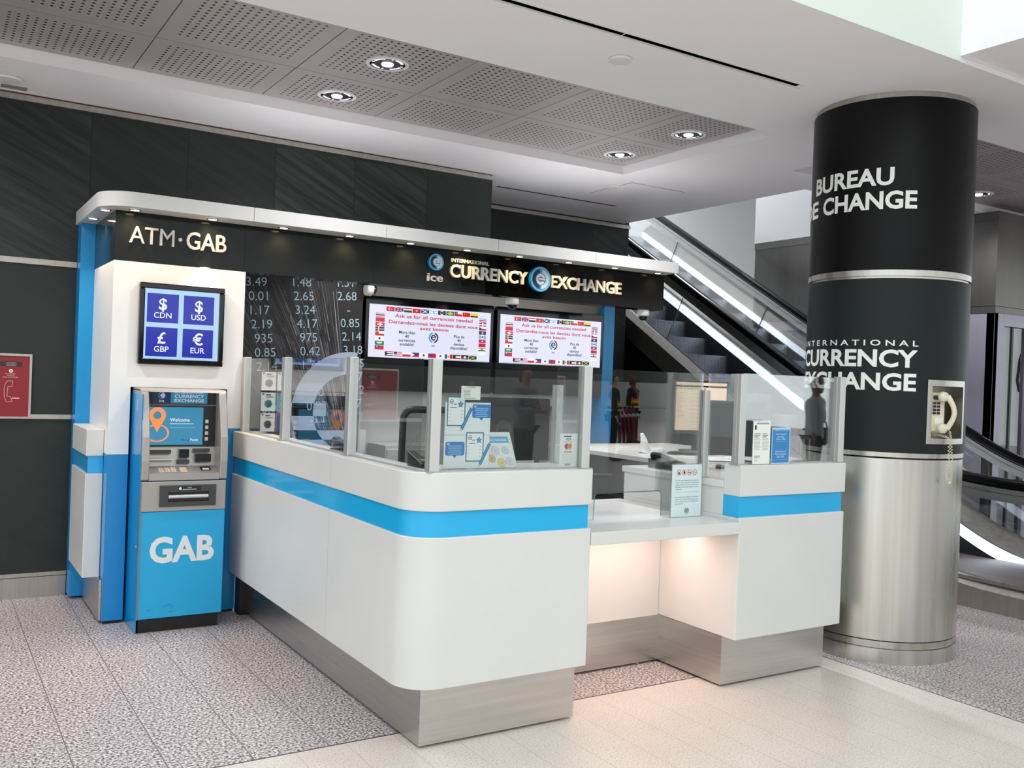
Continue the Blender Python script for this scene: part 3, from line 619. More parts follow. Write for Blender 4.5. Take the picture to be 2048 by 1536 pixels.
b.build('dispenser_frame', 'dark_grey', A); MB().box(1.235, 1.468, 5.65, 5.66, .762, .82).build('dispenser_slot', 'black_plastic', A)
MB().cyl((1.238, 5.648, .792), (1.465, 5.648, .792), .011, 12).build('dispenser_roller', 'alu_bright', A, smooth=50)
P = Print((0, 5.6395, 0)); P.rect(1.29, .828, 1.42, .852, (20, 26, 36), 0); P.disc(1.302, .84, .008, WHITE, 1); P.text('CASH', 1.355, .842, .006, WHITE, 1); P.rect(1.315, .833, 1.395, .836, (210, 220, 230), 1); P.build('plate', 'print', A)
P = Print((0, 5.6595, 0)); P.text('GAB', 1.146, .406, .152, (228, 234, 232), 1, .368, 'l', .035)
P.build('lettering', 'print', A, label='white letters'); P = Print((0, 5.6595, 0))
rnd = random.Random(5)
for k in range(6): x = rnd.uniform(1.14, 1.28); z = rnd.uniform(.11, .16); P.poly([(x, z), (x+.02, z+.004), (x+.02, z+.006), (x, z+.002)], (14, 70, 100), 1)
P.build('scuffs', 'print', A)
MB().cyl((1.08, 5.72, .5), (1.084, 5.72, .5), .006, 12).build('side_lock', 'alu_bright', A); MB().cyl((1.08, 5.8, 1.33), (1.084, 5.8, 1.33), .008, 12).box(1.078, 1.084, 5.795, 5.805, 1.28, 1.35).build('side_lock', 'alu_bright', A)

# two big screens under the board
FL = {'r': (206, 30, 48), 'w': (244, 244, 250), 'b': (24, 50, 130), 'g': (20, 120, 70), 'k': (24, 24, 28), 'y': (245, 208, 40), 'c': (110, 180, 230), 'o': (240, 140, 60), 'n': (18, 90, 50)}
def flag(P, x, z, w, h, spec):
    """spec: H/V + stripe letters, then ornaments after '/'"""
    base, _, orn = spec.partition('/')
    st = base[1:]; n = len(st)
    for i, ch in enumerate(st):
        if base[0] == 'H': P.rect(x, z+h*(n-1-i)/n, x+w, z+h*(n-i)/n, FL[ch], 2)
        else: P.rect(x+w*i/n, z, x+w*(i+1)/n, z+h, FL[ch], 2)
    for tk in orn.split():
        c = FL[tk[1]]; k = tk[0]
        if k == 'd': P.disc(x+w*.5, z+h*.5, h*.28, c, 3, 14)
        if k == 'l': P.disc(x+w*.4, z+h*.5, h*.3, c, 3, 14); P.disc(x+w*.45, z+h*.5, h*.24, FL[st[0]], 4, 14); P.star(x+w*.64, z+h*.5, h*.14, c, 4)
        if k == 's': P.star(x+w*.5, z+h*.5, h*.34, c, 4)
        if k == 'u': P.star(x+w*.2, z+h*.7, h*.18, c, 4)
        if k == 'q': P.rect(x, z+h*.5, x+w*.4, z+h, c, 3)
        if k == 'Q': P.rect(x, z+h*.5, x+w*.5, z+h, c, 3); P.disc(x+w*.25, z+h*.75, h*.14, FL['w'], 4, 10)
        if k == 't': P.poly([(x, z), (x+w*.45, z+h*.5), (x, z+h)], c, 3)
        if k == 'x': P.poly([(x, z), (x+w*.1, z), (x+w, z+h), (x+w*.9, z+h)], c, 3); P.poly([(x, z+h), (x+w*.1, z+h), (x+w, z), (x+w*.9, z)], c, 3.2)
        if k == '+': P.rect(x, z+h*.4, x+w, z+h*.6, c, 4); P.rect(x+w*.42, z, x+w*.58, z+h, c, 4)
        if k == '#': P.rect(x, z+h*.42, x+w, z+h*.58, c, 4); P.rect(x+w*.3, z, x+w*.42, z+h, c, 4)
        if k == 'p': P.rect(x+w*.38, z+h*.15, x+w*.62, z+h*.85, c, 4); P.rect(x+w*.2, z+h*.38, x+w*.8, z+h*.62, c, 4)
        if k == 'D': P.poly([(x+w*.1, z+h*.5), (x+w*.5, z+h*.1), (x+w*.9, z+h*.5), (x+w*.5, z+h*.9)], c, 3)
        if k == 'm': P.rect(x+w*.2, z+h*.5, x+w*.8, z+h*.75, c, 3); P.rect(x+w*.25, z+h*.25, x+w*.7, z+h*.33, c, 3)
TOP = ['Hr/lw', 'Hb/xw +w +r', 'Hrwgk', 'Hr/sy', 'Hb/xw uw sw', 'Hwcwwcw/sc', 'Vbyb/dk', 'Hg/Dy db', 'Hwr/qb uw', 'Hr/uy', 'Hyyk']
BOT = ['Hrwgwb/tk', 'Hrwrwrwr/qb', 'Hwr', 'Hbr/tw', 'Hwww/dg', 'Hr/#w #b', 'Hw/dr', 'Vgwr/do', 'Hgwr/tk', 'Hkrg/dw', 'Hgkg/xy']
LEFT = ['Hrwbbwr', 'Hrr', 'Hr/pw', 'Hb/#y', 'Hwr/qr', 'Hw/dk', 'Hg/mw', 'Hr/Qb']
RIGHT = ['Hbwrrwb', 'Hbwr/qr +w', 'Hwr/tb', 'Hb/dy', 'Vcwc/db', 'Hr/sw', 'Hr/#w #b', 'Howg/dg', 'Hwww']
NV = (36, 44, 76); RD = (196, 36, 66)
def tv(x0, x1, label):
    t = thing('display_screen', label, 'screen', ((x0+x1)/2, 6.6, 1.88), 'big display screens under the sign')
    MB().box(x0-.028, x1+.03, 6.6, 6.645, 1.63, 2.15).build('bezel', 'black_gloss', t, .004)
    MB().box(x0-.024, x1+.026, 6.606, 6.64, 1.425, 1.63).build('lower_panel', 'black_plastic', t)
    W = x1-x0; H = .405; P = Print((x0, 6.5985, 1.682)); P.rect(0, 0, W, H, (226, 228, 248), 1)
    for i, s_ in enumerate(TOP): flag(P, W*(.13+i*.0692), H*.885, W*.065, H*.085, s_)
    for i, s_ in enumerate(BOT): flag(P, W*(.13+i*.0692), H*.035, W*.065, H*.085, s_)
    for i, s_ in enumerate(LEFT): flag(P, W*.05, H*(.76-i*.088), W*.07, H*.078, s_)
    for i, s_ in enumerate(RIGHT): flag(P, W*.9, H*(.8-i*.083), W*.062, H*.072, s_)
    P.text('Ask us for all currencies needed', W*.52, H*.775, H*.068, RD, 3, W*.64, 'c', .02); P.text('Demandez-nous les devises dont vous', W*.52, H*.655, H*.068, RD, 3, W*.735, 'c', .02)
    P.text('avez besoin', W*.52, H*.565, H*.062, RD, 3, W*.235, 'c', .02)
    for i, s_ in enumerate(('More than', '40', 'currencies', 'available!')): P.text(s_, W*.3, H*(.47-.076*i), H*.06, NV, 3, None, 'c', .018)
    for i, s_ in enumerate(('Plus de', '40', 'devises', 'disponibles!')): P.text(s_, W*.73, H*(.45-.076*i), H*.06, NV, 3, None, 'c', .018)
    logo_flat(P, W*.515, H*.43, H*.105, 3); P.text('ice', W*.515, H*.255, H*.045, NV, 3, None, 'c', .018)
    P.build('picture', 'screen_bright', t)
tv(2.868, 3.945, 'wide screen of flags beside the rate board, under the sign'); tv(4.038, 5.088, 'wide screen of flags beside the blue right-hand pillar')

def dome(x, y, z, label, tilt=0):
    t = thing('dome_camera', label, 'camera', (x, y, z), 'dome cameras under the sign board')
    MB().lathe((x, y, z), [(.03, .0), (.05, -.002), (.052, -.04), (.046, -.05), (.04, -.052)], 32).build('housing', 'white_paint', t, smooth=40)
    MB().lathe((x, y, z), [(.04, -.05), (.038, -.066), (.029, -.08), (.014, -.088), (.001, -.09)], 32).build('dome', 'black_gloss', t, smooth=60)
    MB().lathe((x, y, z), [(.0395, -.05), (.0395, -.056)], 32).build('ring', 'alu_bright', t)
    if tilt: t.rotation_euler = (0, tilt, 0)
dome(3.79, 6.03, 2.172, 'white dome camera hanging under middle of the sign board'); dome(5.085, 6.03, 2.172, 'white dome camera hanging at right end of the sign board')
dome(2.81, 6.55, 2.19, 'white dome camera sideways on the rate board edge', -PI/2)

# narrow counter at the kiosk's left end
t = thing('side_counter', 'narrow white counter with blue stripe at left end of kiosk', 'counter', (.9, 6.45, 0))
MB().box(.852, .949, 6.09, 6.69, .995, 1.156).build('cap', 'white_laminate', t, .004); MB().box(.864, .949, 6.1, 6.69, .888, .995).build('stripe_band', 'blue_gloss', t)
MB().box(.852, .949, 6.09, 6.69, .262, .888).build('lower_panel', 'white_laminate', t, .004); MB().box(.936, .949, 6.0, 6.69, 0.02, .262).build('plinth', 'steel', t)
# courtesy telephone cabinet on the stone wall
t = thing('telephone_cabinet', 'dark red telephone cabinet set in the dark stone wall', 'telephone', (.44, 6.85, 1.39))
b = MB()
for q in ((.27, .612, 1.582, 1.597), (.27, .612, 1.18, 1.19), (.27, .28, 1.19, 1.582), (.598, .612, 1.19, 1.582)): b.box(q[0], q[1], 6.815, 6.85, q[2], q[3])
b.build('frame', 'steel_trim', t); MB().box(.28, .598, 6.822, 6.85, 1.19, 1.582).build('door', 'red_paint', t)
P = Print((0, 6.8215, 0)); P.rect(.43, 1.515, .555, 1.545, (30, 34, 34), 1); P.lines(.455, 1.538, .075, .008, 3, (170, 170, 170), 2, .3, 'c', 2, .35)
P.disc(.492, 1.485, .0115, (225, 220, 216), 1); P.disc(.492, 1.485, .004, (40, 30, 30), 2)
P.text('FIDS TELEPHONE', .49, 1.463, .006, (225, 205, 205), 2, .062); P.text('TELEPHONE', .49, 1.452, .006, (225, 205, 205), 2, .045); P.text('POUR LES PORTIERS', .49, 1.441, .006, (225, 205, 205), 2, .085)
out = [(.475, 1.42), (.505, 1.42), (.5, 1.385), (.478, 1.385), (.473, 1.32), (.493, 1.32), (.504, 1.288), (.47, 1.285), (.458, 1.32), (.456, 1.37), (.462, 1.4)]
for i in range(len(out)):
    a, c_ = Vector(out[i]), Vector(out[(i+1) % len(out)]); d = (c_-a).normalized(); n_ = Vector((-d.y, d.x))*.0012
    P.poly([tuple(a-n_), tuple(c_-n_), tuple(c_+n_), tuple(a+n_)], (220, 170, 172), 1)
P.rect(.502, 1.305, .545, 1.313, (220, 170, 172), 1); P.build('print', 'print', t)

# ------------------------------------------------------------------ counters
def outer(x0, y0, x1, y1, th, r, ys):      # L outline: left wing x0..x0+th from y1 to y0, front wing y0..ys to x1
    return [(x0, y1)]+[(x0+r-r*math.cos(PI/2*k/12), y0+r-r*math.sin(PI/2*k/12)) for k in range(13)]+[(x1, y0), (x1, ys), (x0+th, ys), (x0+th, y1)]
C = thing('service_counter', 'long white counter with rounded corner, blue stripe and steel plinth', 'counter', (1.9, 3.6, 0))
MB().prism(outer(1.69, 3.38, 2.592, 5.965, .17, .16, 3.71), .995, 1.156).build('cap', 'white_laminate', C, .004, 35)
MB().prism(outer(1.702, 3.392, 2.58, 5.965, .15, .15, 3.69), .888, .995).build('stripe_band', 'blue_gloss', C, 0, 35)
MB().prism(outer(1.69, 3.38, 2.592, 5.965, .17, .16, 3.96), .262, .888).build('lower_panel', 'white_laminate', C, .004, 35)
MB().prism([(1.79, 5.86), (1.79, 3.45), (2.58, 3.45), (2.58, 3.96), (2.0, 3.96), (2.0, 5.86)], .012, .262).build('plinth', 'steel', C)
MB().box(1.737, 1.99, 5.86, 5.965, .002, .262).build('plinth_end', 'black_plastic', C)
b = MB()
for x, y in ((1.86, 3.49), (2.52, 3.49), (1.83, 5.6), (1.83, 4.5)): b.cyl((x, y, 0), (x, y, .012), .014, 14)
b.build('foot', 'grey_plastic', C)
MB().box(1.862, 2.3, 4.52, 5.9, .72, .75).box(1.862, 2.592, 3.71, 3.99, .69, .72).box(1.862, 3.0, 4.0, 4.52, .69, .72).build('inner_worktop', 'white_laminate', C)
b = MB()
for y in (4.28, ): b.box(1.6893, 1.691, y-.0015, y+.0015, .262, .888); b.box(1.6893, 1.691, y-.0015, y+.0015, .995, 1.156)
b.build('panel_joint', 'alu_bright', C)
D = thing('transaction_counter', 'lower white shelf between the two counters with lit recess', 'counter', (3.06, 3.8, 0))
MB().box(2.594, 3.534, 3.375, 4.34, .808, .867).build('shelf', 'white_laminate', D, .003)
MB().box(2.594, 3.534, 3.966, 4.0, .262, .808).build('back_panel', 'white_laminate', D); MB().box(2.582, 3.534, 3.96, 3.99, .012, .262).build('plinth', 'steel', D)
MB().box(2.64, 3.48, 3.69, 3.75, .8, .808).build('lamp_housing', 'alu', D)
b = MB()
for x in (2.9, 3.4): b.cyl((x, 3.975, 0), (x, 3.975, .012), .014, 14)
b.build('foot', 'grey_plastic', D)
E2 = thing('service_counter', 'short white counter with blue stripe beside the round column', 'counter', (3.94, 3.8, 0))
MB().box(3.536, 4.349, 3.38, 3.5, .995, 1.156).build('cap', 'white_laminate', E2, .004); MB().box(3.537, 4.334, 3.392, 3.5, .888, .995).build('stripe_band', 'blue_gloss', E2)
MB().box(3.536, 4.347, 3.38, 4.31, .262, .888).build('lower_panel', 'white_laminate', E2, .006)
MB().box(3.538, 4.335, 3.5, 4.31, .888, 1.03).build('inner_box', 'white_laminate', E2); MB().box(3.53, 4.345, 3.5, 4.325, 1.03, 1.064).build('inner_top', 'white_laminate', E2, .003)
MB().box(3.534, 4.325, 3.47, 4.3, .012, .262).build('plinth', 'steel', E2)
b = MB()
for x in (3.6, 4.25): b.cyl((x, 3.52, 0), (x, 3.52, .012), .014, 14); b.cyl((x, 4.2, 0), (x, 4.2, .012), .014, 14)
b.build('foot', 'grey_plastic', E2)
dk = thing('office_desk', 'white desk behind the counters carrying monitor, keyboard and papers', 'desk', (4.7, 5.0, 0))
MB().box(4.1, 5.35, 4.36, 5.95, 1.03, 1.062).build('desktop', 'white_laminate', dk, .003); [MB().box(lx, lx+.05, ly, ly+.05, 0.004, 1.03).build('leg', 'dark_grey', dk) for lx in (4.14, 5.26) for ly in (4.4, 5.86)]; MB().box(4.16, 5.3, 5.875, 5.89, .45, 1.03).build('modesty_panel', 'dark_grey', dk)

# ------------------------------------------------------------------ glass screens
def post(t, x, y, z0, z1, w=.044, d=.05, lab=None):
    p = MB().box(x, x+w, y, y+d, z0, z1).build('post', 'alu_bright', t, .003)
    MB().box(x-.0012, x, y+.004, y+d*.42, z0, z1).box(x-.0012, x, y+d*.55, y+d-.004, z0, z1).build('groove', 'alu', p)
    MB().box(x-.012, x+w+.012, y-.01, y+d+.01, z0, z0+.004).build('foot_plate', 'alu', p)
def pane(t, x0, x1, y0, y1, z0, z1, m='glass'):
    p = MB().box(x0, x1, y0, y1, z0, z1).build('pane', m, t)
    if x1-x0 > y1-y0: MB().box(x0, x1, y0, y1, z1, z1+.0012).build('top_edge', 'glass_edge', p)
    else: MB().box(x0, x1, y0, y1, z1, z1+.0012).build('top_edge', 'glass_edge', p)
t = thing('glass_screen', 'glass screen on metal posts along the long left counter', 'glass screen', (1.75, 4.4, 1.156))
post(t, 1.772, 3.405, 1.156, 1.622); post(t, 2.545, 3.405, 1.156, 1.622)
for y in (4.18, 5.13, 5.9): post(t, 1.73, y, 1.156, 1.628)
pane(t, 1.816, 2.545, 3.428, 3.434, 1.16, 1.62)
for y0, y1 in ((3.455, 4.18), (4.23, 5.13), (5.18, 5.9)): pane(t, 1.748, 1.754, y0, y1, 1.16, 1.62, 'glass_clear')
pane(t, 2.566, 2.572, 3.455, 3.66, 1.16, 1.62, 'glass_clear')
MB().box(1.77, 2.585, 3.42, 3.442, 1.156, 1.162).box(1.742, 1.76, 3.45, 5.9, 1.156, 1.162).build('base_channel', 'alu', t)
t = thing('glass_screen', 'glass screen on metal posts on short counter by the column', 'glass screen', (3.95, 3.43, 1.156))
post(t, 3.54, 3.405, 1.156, 1.622); post(t, 4.3, 3.395, 1.156, 1.632, .044)
pane(t, 3.584, 4.3, 3.428, 3.434, 1.16, 1.625); pane(t, 3.558, 3.564, 3.455, 3.66, 1.07, 1.62, 'glass_clear')
MB().box(3.54, 4.34, 3.42, 3.442, 1.156, 1.162).build('base_channel', 'alu', t)
t = thing('glass_screen', 'glass screen with a cut-out slot above the low shelf', 'glass screen', (3.06, 3.68, .867))
post(t, 3.54, 3.66, 1.064, 1.531, .036, .045); post(t, 2.575, 3.66, 1.156, 1.531, .036, .045)
pts = [(2.6, .87), (2.835, .87), (2.838, .985), (2.845, .997), (2.86, 1.0), (3.25, 1.0), (3.264, .997), (3.272, .985), (3.276, .87), (3.54, .87), (3.54, 1.618), (2.6, 1.618)]
pn = MB().prism(pts, 3.68, 3.686, 'y').build('pane', 'glass', t)
b = MB()
for (xa, za), (xb, zb) in zip(pts[1:9], pts[2:9]):
    d = Vector((xb-xa, 0, zb-za)); b.tube([(xa, 3.683, za), (xb, 3.683, zb)], .0022, 6)
b.build('cutout_edge', 'glass_edge', pn)

# ------------------------------------------------------------------ notices and small things on the counters
def card(name, label, cat, x0, x1, z0, z1, y, draw, holder=True, lean=0, group=None):
    t = thing(name, label, cat, ((x0+x1)/2, y, z0), group)
    MB().box(x0+.003, x1-.003, y+.0006, y+.0012, z0+.003, z1-.003).build('sheet', 'paper', t)
    if holder:
        b = MB(); b.box(x0, x1, y+.003, y+.005, z0, z1+.004); b.box(x0-.002, x1+.002, y-.012, y+.012, z0-.0002, z0+.0022); b.build('acrylic_holder', 'acrylic', t)
    P = Print((x0, y, z0), step=.00015); draw(P, x1-x0, z1-z0); P.build('print', 'print', t)
    return t
BL = (30, 128, 206); TE = (34, 120, 150)
def feedback(P, x, z, flip):
    # framed sheet with star, pencil and speech bubble; its square code is left blank
    P.rect(x, z, x+.088, z+.126, TE, 2); P.rect(x+.005, z+.005, x+.083, z+.121, (246, 250, 250), 3)
    P.arc(x+.02, z+.103, .008, .0105, 0, 360, (30, 36, 44), 4, 16, .9); P.rect(x+.015, z+.1, x+.025, z+.104, (30, 36, 44), 4); P.rect(x+.03, z+.091, x+.045, z+.094, (40, 44, 50), 4); P.rect(x+.014, z+.077, x+.046, z+.08, (40, 44, 50), 4)
    P.star(x+.064, z+.092, .0165, (24, 90, 130), 4, .5); P.star(x+.064, z+.092, .013, (70, 160, 214), 5, .5)
    for i in range(4): P.rect(x+.012, z+.022+.014*i, x+.016, z+.024+.014*i, (60, 64, 68), 4); P.rect(x+.068, z+.022+.014*i, x+.074, z+.024+.014*i, (60, 64, 68), 4)
    a = Vector((x+.072, z-.012)); c_ = Vector((x+.118, z+.078)); d = (c_-a).normalized(); n_ = Vector((-d.y, d.x))*.0075; tip = a-d*.016
    P.poly([tuple(a-n_), tuple(c_-n_), tuple(c_+n_), tuple(a+n_)], (36, 124, 170), 6); P.poly([tuple(a-n_), tuple(tip), tuple(a+n_)], (200, 214, 220), 6); P.poly([tuple(a-n_*.25), tuple(c_-n_*.25), tuple(c_+n_*.3), tuple(a+n_*.3)], (70, 172, 216), 7)
def bubble(P, x, z):
    P.rr(x, z, x+.092, z+.058, .008, BL, 2); P.poly([(x+.035, z+.001), (x+.046, z-.012), (x+.056, z+.001)], BL, 2)
    P.rect(x+.008, z+.045, x+.02, z+.053, (200, 190, 220), 3); P.lines(x+.012, z+.042, .07, .0085, 5, (150, 200, 234), 3, .3, 'c', 4, .45)
def dposter(P, w, h):
    P.rect(.004, .004, w-.004, h-.004, (238, 244, 244), 1); P.rect(.004, h*.502, w-.004, h*.506, (90, 100, 104), 2)
    feedback(P, .012, h*.635, 0); bubble(P, .134, h*.76); feedback(P, .108, .03, 0); bubble(P, .01, h*.2)
card('notice', 'tall white notice with blue pencils and speech bubbles behind glass', 'notice', 1.86, 2.088, 1.162, 1.448, 3.46, dposter)
def dnote(P, w, h):
    P.rect(0, 0, w, h, (238, 242, 236), 1); P.text('Scan to review', w*.5, h*.86, .005, (90, 100, 96), 2, w*.5); P.lines(w*.1, h*.72, w*.4, .0062, 5, (140, 150, 146), 2, .3, 'c', 3, .4); P.lines(w*.16, h*.13, w*.6, .005, 1, (80, 90, 90), 2, .1)
n = card('notice', 'small white note taped to glass above the tall notice', 'notice', 1.924, 2.018, 1.457, 1.515, 3.4375, dnote, False)
MB().box(1.958, 1.988, 3.4368, 3.4372, 1.508, 1.535).build('tape', 'acrylic', n)
# sloping stand with coin pictures
t = thing('coin_stand', 'sloping white display stand of coin pictures beside the tall notice', 'sign', (2.15, 3.56, 1.156))
a = math.radians(62)
b = MB(); b.prism([(3.5, 1.157), (3.58, 1.312), (3.588, 1.308), (3.6, 1.157)], 2.05, 2.262, 'x'); b.build('stand', 'white_paint', t, .004)
P = Print((2.05, 3.4985, 1.158), (1, 0, 0), (0, .08/.1744, .155/.1744), .0006); w, h = .212, .172
P.rect(.012, .004, w-.018, h-.02, (226, 234, 238), 1); P.rect(.014, h-.052, w-.02, h-.022, (66, 168, 214), 2); P.text('EXCHANGE', w*.62, h-.045, .0125, WHITE, 3, .1, 'c', .012)
for x, z, r, c_, c2 in ((.112, .082, .022, (196, 202, 208), (214, 220, 226)), (.165, .084, .019, (186, 192, 198), (206, 212, 216)), (.086, .045, .019, (196, 160, 96), (214, 190, 130)), (.132, .024, .021, (206, 186, 104), (226, 210, 140)), (.174, .03, .02, (190, 194, 198), (212, 214, 218)), (.04, .03, .02, (190, 194, 198), (212, 214, 218)), (.05, .085, .02, (196, 202, 208), (214, 220, 226))):
    P.disc(x, z, r, c_, 2); P.disc(x, z, r*.86, c2, 3); P.star(x, z, r*.5, c_, 4)
P.build('print', 'print', t)
def dvisa(P, w, h):
    P.rect(0, 0, w, h, (232, 240, 238), 1); P.rect(w*.22, h*.9, w*.64, h*.93, (50, 54, 62), 2); P.text('VISA', w*.47, h*.79, .013, (40, 60, 80), 2, w*.32, 'c', .012)
    P.rect(w*.25, h*.735, w*.68, h*.752, (230, 150, 80), 2); P.disc(w*.39, h*.62, .0125, (150, 70, 130), 2); P.disc(w*.56, h*.62, .0125, (240, 130, 50), 3)
    P.rect(w*.32, h*.51, w*.62, h*.52, (130, 130, 140), 2); P.rect(w*.25, h*.43, w*.68, h*.47, (216, 170, 80), 2); P.rect(w*.15, h*.1, w*.86, h*.4, (222, 232, 230), 2); P.text('debit', w*.47, h*.045, .01, (60, 64, 70), 3, w*.34, 'c', .015)
card('notice', 'small white card-payment notice at right end of left glass', 'notice', 2.442, 2.54, 1.163, 1.314, 3.4375, dvisa, False)
def dwhite(P, w, h):
    P.rect(.002, .002, w-.002, h-.002, (232, 240, 236), 1); P.rect(w*.2, h*.925, w*.9, h*.965, (150, 172, 166), 2); P.rect(w*.1, h*.8, w*.2, h*.9, (30, 40, 44), 2); P.rect(w*.5, h*.32, w*.503, h*.9, (190, 200, 196), 2)
    P.lines(w*.08, h*.715, w*.36, .008, 3, (70, 90, 86), 2, .3, 'l', 1, .5); P.lines(w*.54, h*.715, w*.36, .008, 3, (70, 90, 86), 2, .3, 'l', 2, .5)
    P.lines(w*.08, h*.6, w*.38, .0065, 10, (150, 166, 160), 2, .2, 'l', 5, .4); P.lines(w*.54, h*.6, w*.38, .0065, 10, (150, 166, 160), 2, .2, 'l', 6, .4)
    P.lines(w*.1, h*.2, w*.35, .006, 2, (90, 106, 100), 2, .2); P.arc(w*.22, h*.11, .007, .009, 0, 360, (130, 150, 146), 2, 14)
card('notice', 'white printed notice beside the blue notice on right counter', 'notice', 3.634, 3.766, 1.157, 1.382, 3.404, dwhite)
def dblue(P, w, h):
    P.rect(.002, .002, w-.002, h-.002, (210, 232, 244), 1); P.rect(.006, .006, w-.006, h-.008, (48, 132, 196), 2); P.text('CURRENCY EXCHANGE', w*.5, h*.91, .007, (150, 224, 236), 3, w*.74)
    P.text('Hours of operation', w*.5, h*.81, .0075, WHITE, 3, w*.55); P.text('Every day', w*.5, h*.735, .0075, WHITE, 3, w*.36); P.text('5:30 am - 11:30 pm', w*.5, h*.665, .009, WHITE, 3, w*.5)
    P.rect(w*.22, h*.62, w*.8, h*.625, (170, 210, 236), 3); P.text('Heures d\'ouverture', w*.5, h*.33, .0075, WHITE, 3, w*.55); P.text('Tous les jours', w*.5, h*.255, .009, WHITE, 3, w*.6); P.text('5h30 - 23h30', w*.5, h*.18, .009, WHITE, 3, w*.38)
    P.rect(w*.12, h*.12, w*.9, h*.125, (170, 210, 236), 3)
card('notice', 'blue opening-hours notice standing on the right counter', 'notice', 3.772, 3.914, 1.157, 1.347, 3.402, dblue)
def dsign(P, w, h):
    P.rect(.002, .002, w-.002, h-.002, (214, 228, 230), 1)
    for i in range(4):
        x = w*.235+w*.172*i; z = h*.845; c_ = (176, 58, 60); P.arc(x, z, .0125, .0155, 0, 360, c_, 2, 24); d = .0105; n_ = .0012
        if i == 0: P.disc(x, z-.002, .0055, (120, 40, 44), 2, 12); P.rect(x-.0065, z-.009, x+.0065, z-.003, (120, 40, 44), 2)
        if i == 1: P.disc(x, z-.001, .007, (120, 30, 36), 2, 12); P.poly([(x-.006, z+.001), (x, z+.012), (x+.006, z+.001)], (120, 30, 36), 2)
        if i == 2: P.rect(x-.009, z-.005, x-.002, z+.001, (120, 30, 36), 2); P.rect(x+.002, z-.005, x+.009, z+.001, (120, 30, 36), 2)
        if i == 3: P.rect(x-.006, z-.001, x+.006, z+.001, (90, 60, 60), 2)
        P.poly([(x-d, z+d-n_), (x-d+n_, z+d), (x+d, z-d+n_), (x+d-n_, z-d)], c_, 3)
    FR = ['Pour des raisons de securite, vous etes prie', 'de bien vouloir retirer tout couvre-visage,', 'chapeau, lunettes de soleil ou capuche avant', "d'acceder a nos services. Merci de votre", 'cooperation.']
    EN = ['For security reasons, please do not wear hats', 'and face masks or helmets. Please remove your', 'hood or sunglasses when served. Thank you for', 'your cooperation.']
    for i, s_ in enumerate(FR): P.text(s_, w*.13, h*(.685-.042*i), .0062, (84, 92, 100), 3, w*(.76 if i < 4 else .21), 'l', .006)
    P.rect(w*.13, h*.472, w*.89, h*.476, (120, 130, 134), 3)
    for i, s_ in enumerate(EN): P.text(s_, w*.13, h*(.37-.042*i), .0062, (84, 92, 100), 3, w*(.76 if i < 3 else .29), 'l', .006)
    logo_flat(P, w*.52, h*.12, .0155, 3, (110, 130, 150), (60, 70, 90)); P.text('ice', w*.52, h*.05, .007, (70, 80, 96), 3)
card('notice', 'white security notice with red prohibition signs on low shelf', 'notice', 3.285, 3.497, .867, 1.142, 3.62, dsign)

# ------------------------------------------------------------------ things inside the booth
def monitor(name, label, x, y, z, w, h, rz, screen, z0=.13):
    """built facing -y about the origin, then turned and set down"""
    t = thing(name, label, 'monitor', (0, 0, 0))
    MB().prism(rrect(-w/2, w/2, z0, z0+h, .012), -.014, .012, 'y').build('bezel', 'black_plastic', t)
    MB().prism(rrect(-w*.36, w*.36, z0+.05, z0+h-.05, .03), .012, .04, 'y').build('rear_shell', 'black_plastic', t)
    MB().box(-.03, .03, .02, .05, .012, z0+h*.5).build('stand_neck', 'black_plastic', t); MB().prism(rrect(-.12, .12, -.08, .1, .03), 0, .012, 'z').build('stand_foot', 'black_plastic', t)
    if screen:
        P = Print((-w/2, -.0145, z0)); W, H_ = w, h; P.rect(.014, .03, W-.014, H_-.014, (250, 222, 186), 0); P.rect(.014, H_-.05, W-.014, H_-.036, (34, 36, 50), 1); P.rect(W*.25, .05, W*.78, H_-.075, (252, 228, 200), 1)
        for k in range(9): P.rect(.02+k*.03, H_-.068, .034+k*.03, H_-.056, (150, 130, 110), 2)
        for k in range(8): P.rect(W*.27, .07+k*.03, W*.76, .0712+k*.03, (196, 160, 120), 2); P.lines(W*.29, .092+k*.03, W*.3, .008, 1, (180, 150, 120), 2, .3, 'l', k, .4)
        P.lines(W*.06, H_-.09, W*.15, .012, 16, (170, 160, 130), 2, .5, 'l', 3, .3); P.build('picture', 'screen_bright', t)
    t.location = (x, y, z); t.rotation_euler = (0, 0, rz); return t
monitor('computer_monitor', 'monitor lit with a pale orange form, on the desk behind right glass', 4.93, 5.15, 1.062, .48, .40, math.radians(-8), True)
monitor('computer_monitor', 'dark monitor turned away behind left post of right glass', 4.17, 4.03, 1.064, .44, .33, math.radians(134), False, .075)
m1 = monitor('computer_monitor', 'black monitor seen from behind, beyond the coin stand', 2.64, 4.28, .98, .63, .34, PI, False)
P = Print((0, .0405, .3), (-1, 0, 0)); P.disc(0, 0, .05, (52, 54, 56), 1, 40); P.text('hp', 0, -.02, .042, (20, 21, 22), 2, None, 'c', -.005); P.build('emblem', 'print', m1)
MB().box(2.28, 2.98, 4.05, 4.5, .95, .98).build('monitor_shelf', 'white_laminate', C); MB().box(2.28, 2.31, 4.05, 4.5, .72, .95).box(2.95, 2.98, 4.05, 4.5, .72, .95).build('shelf_leg', 'white_laminate', C)
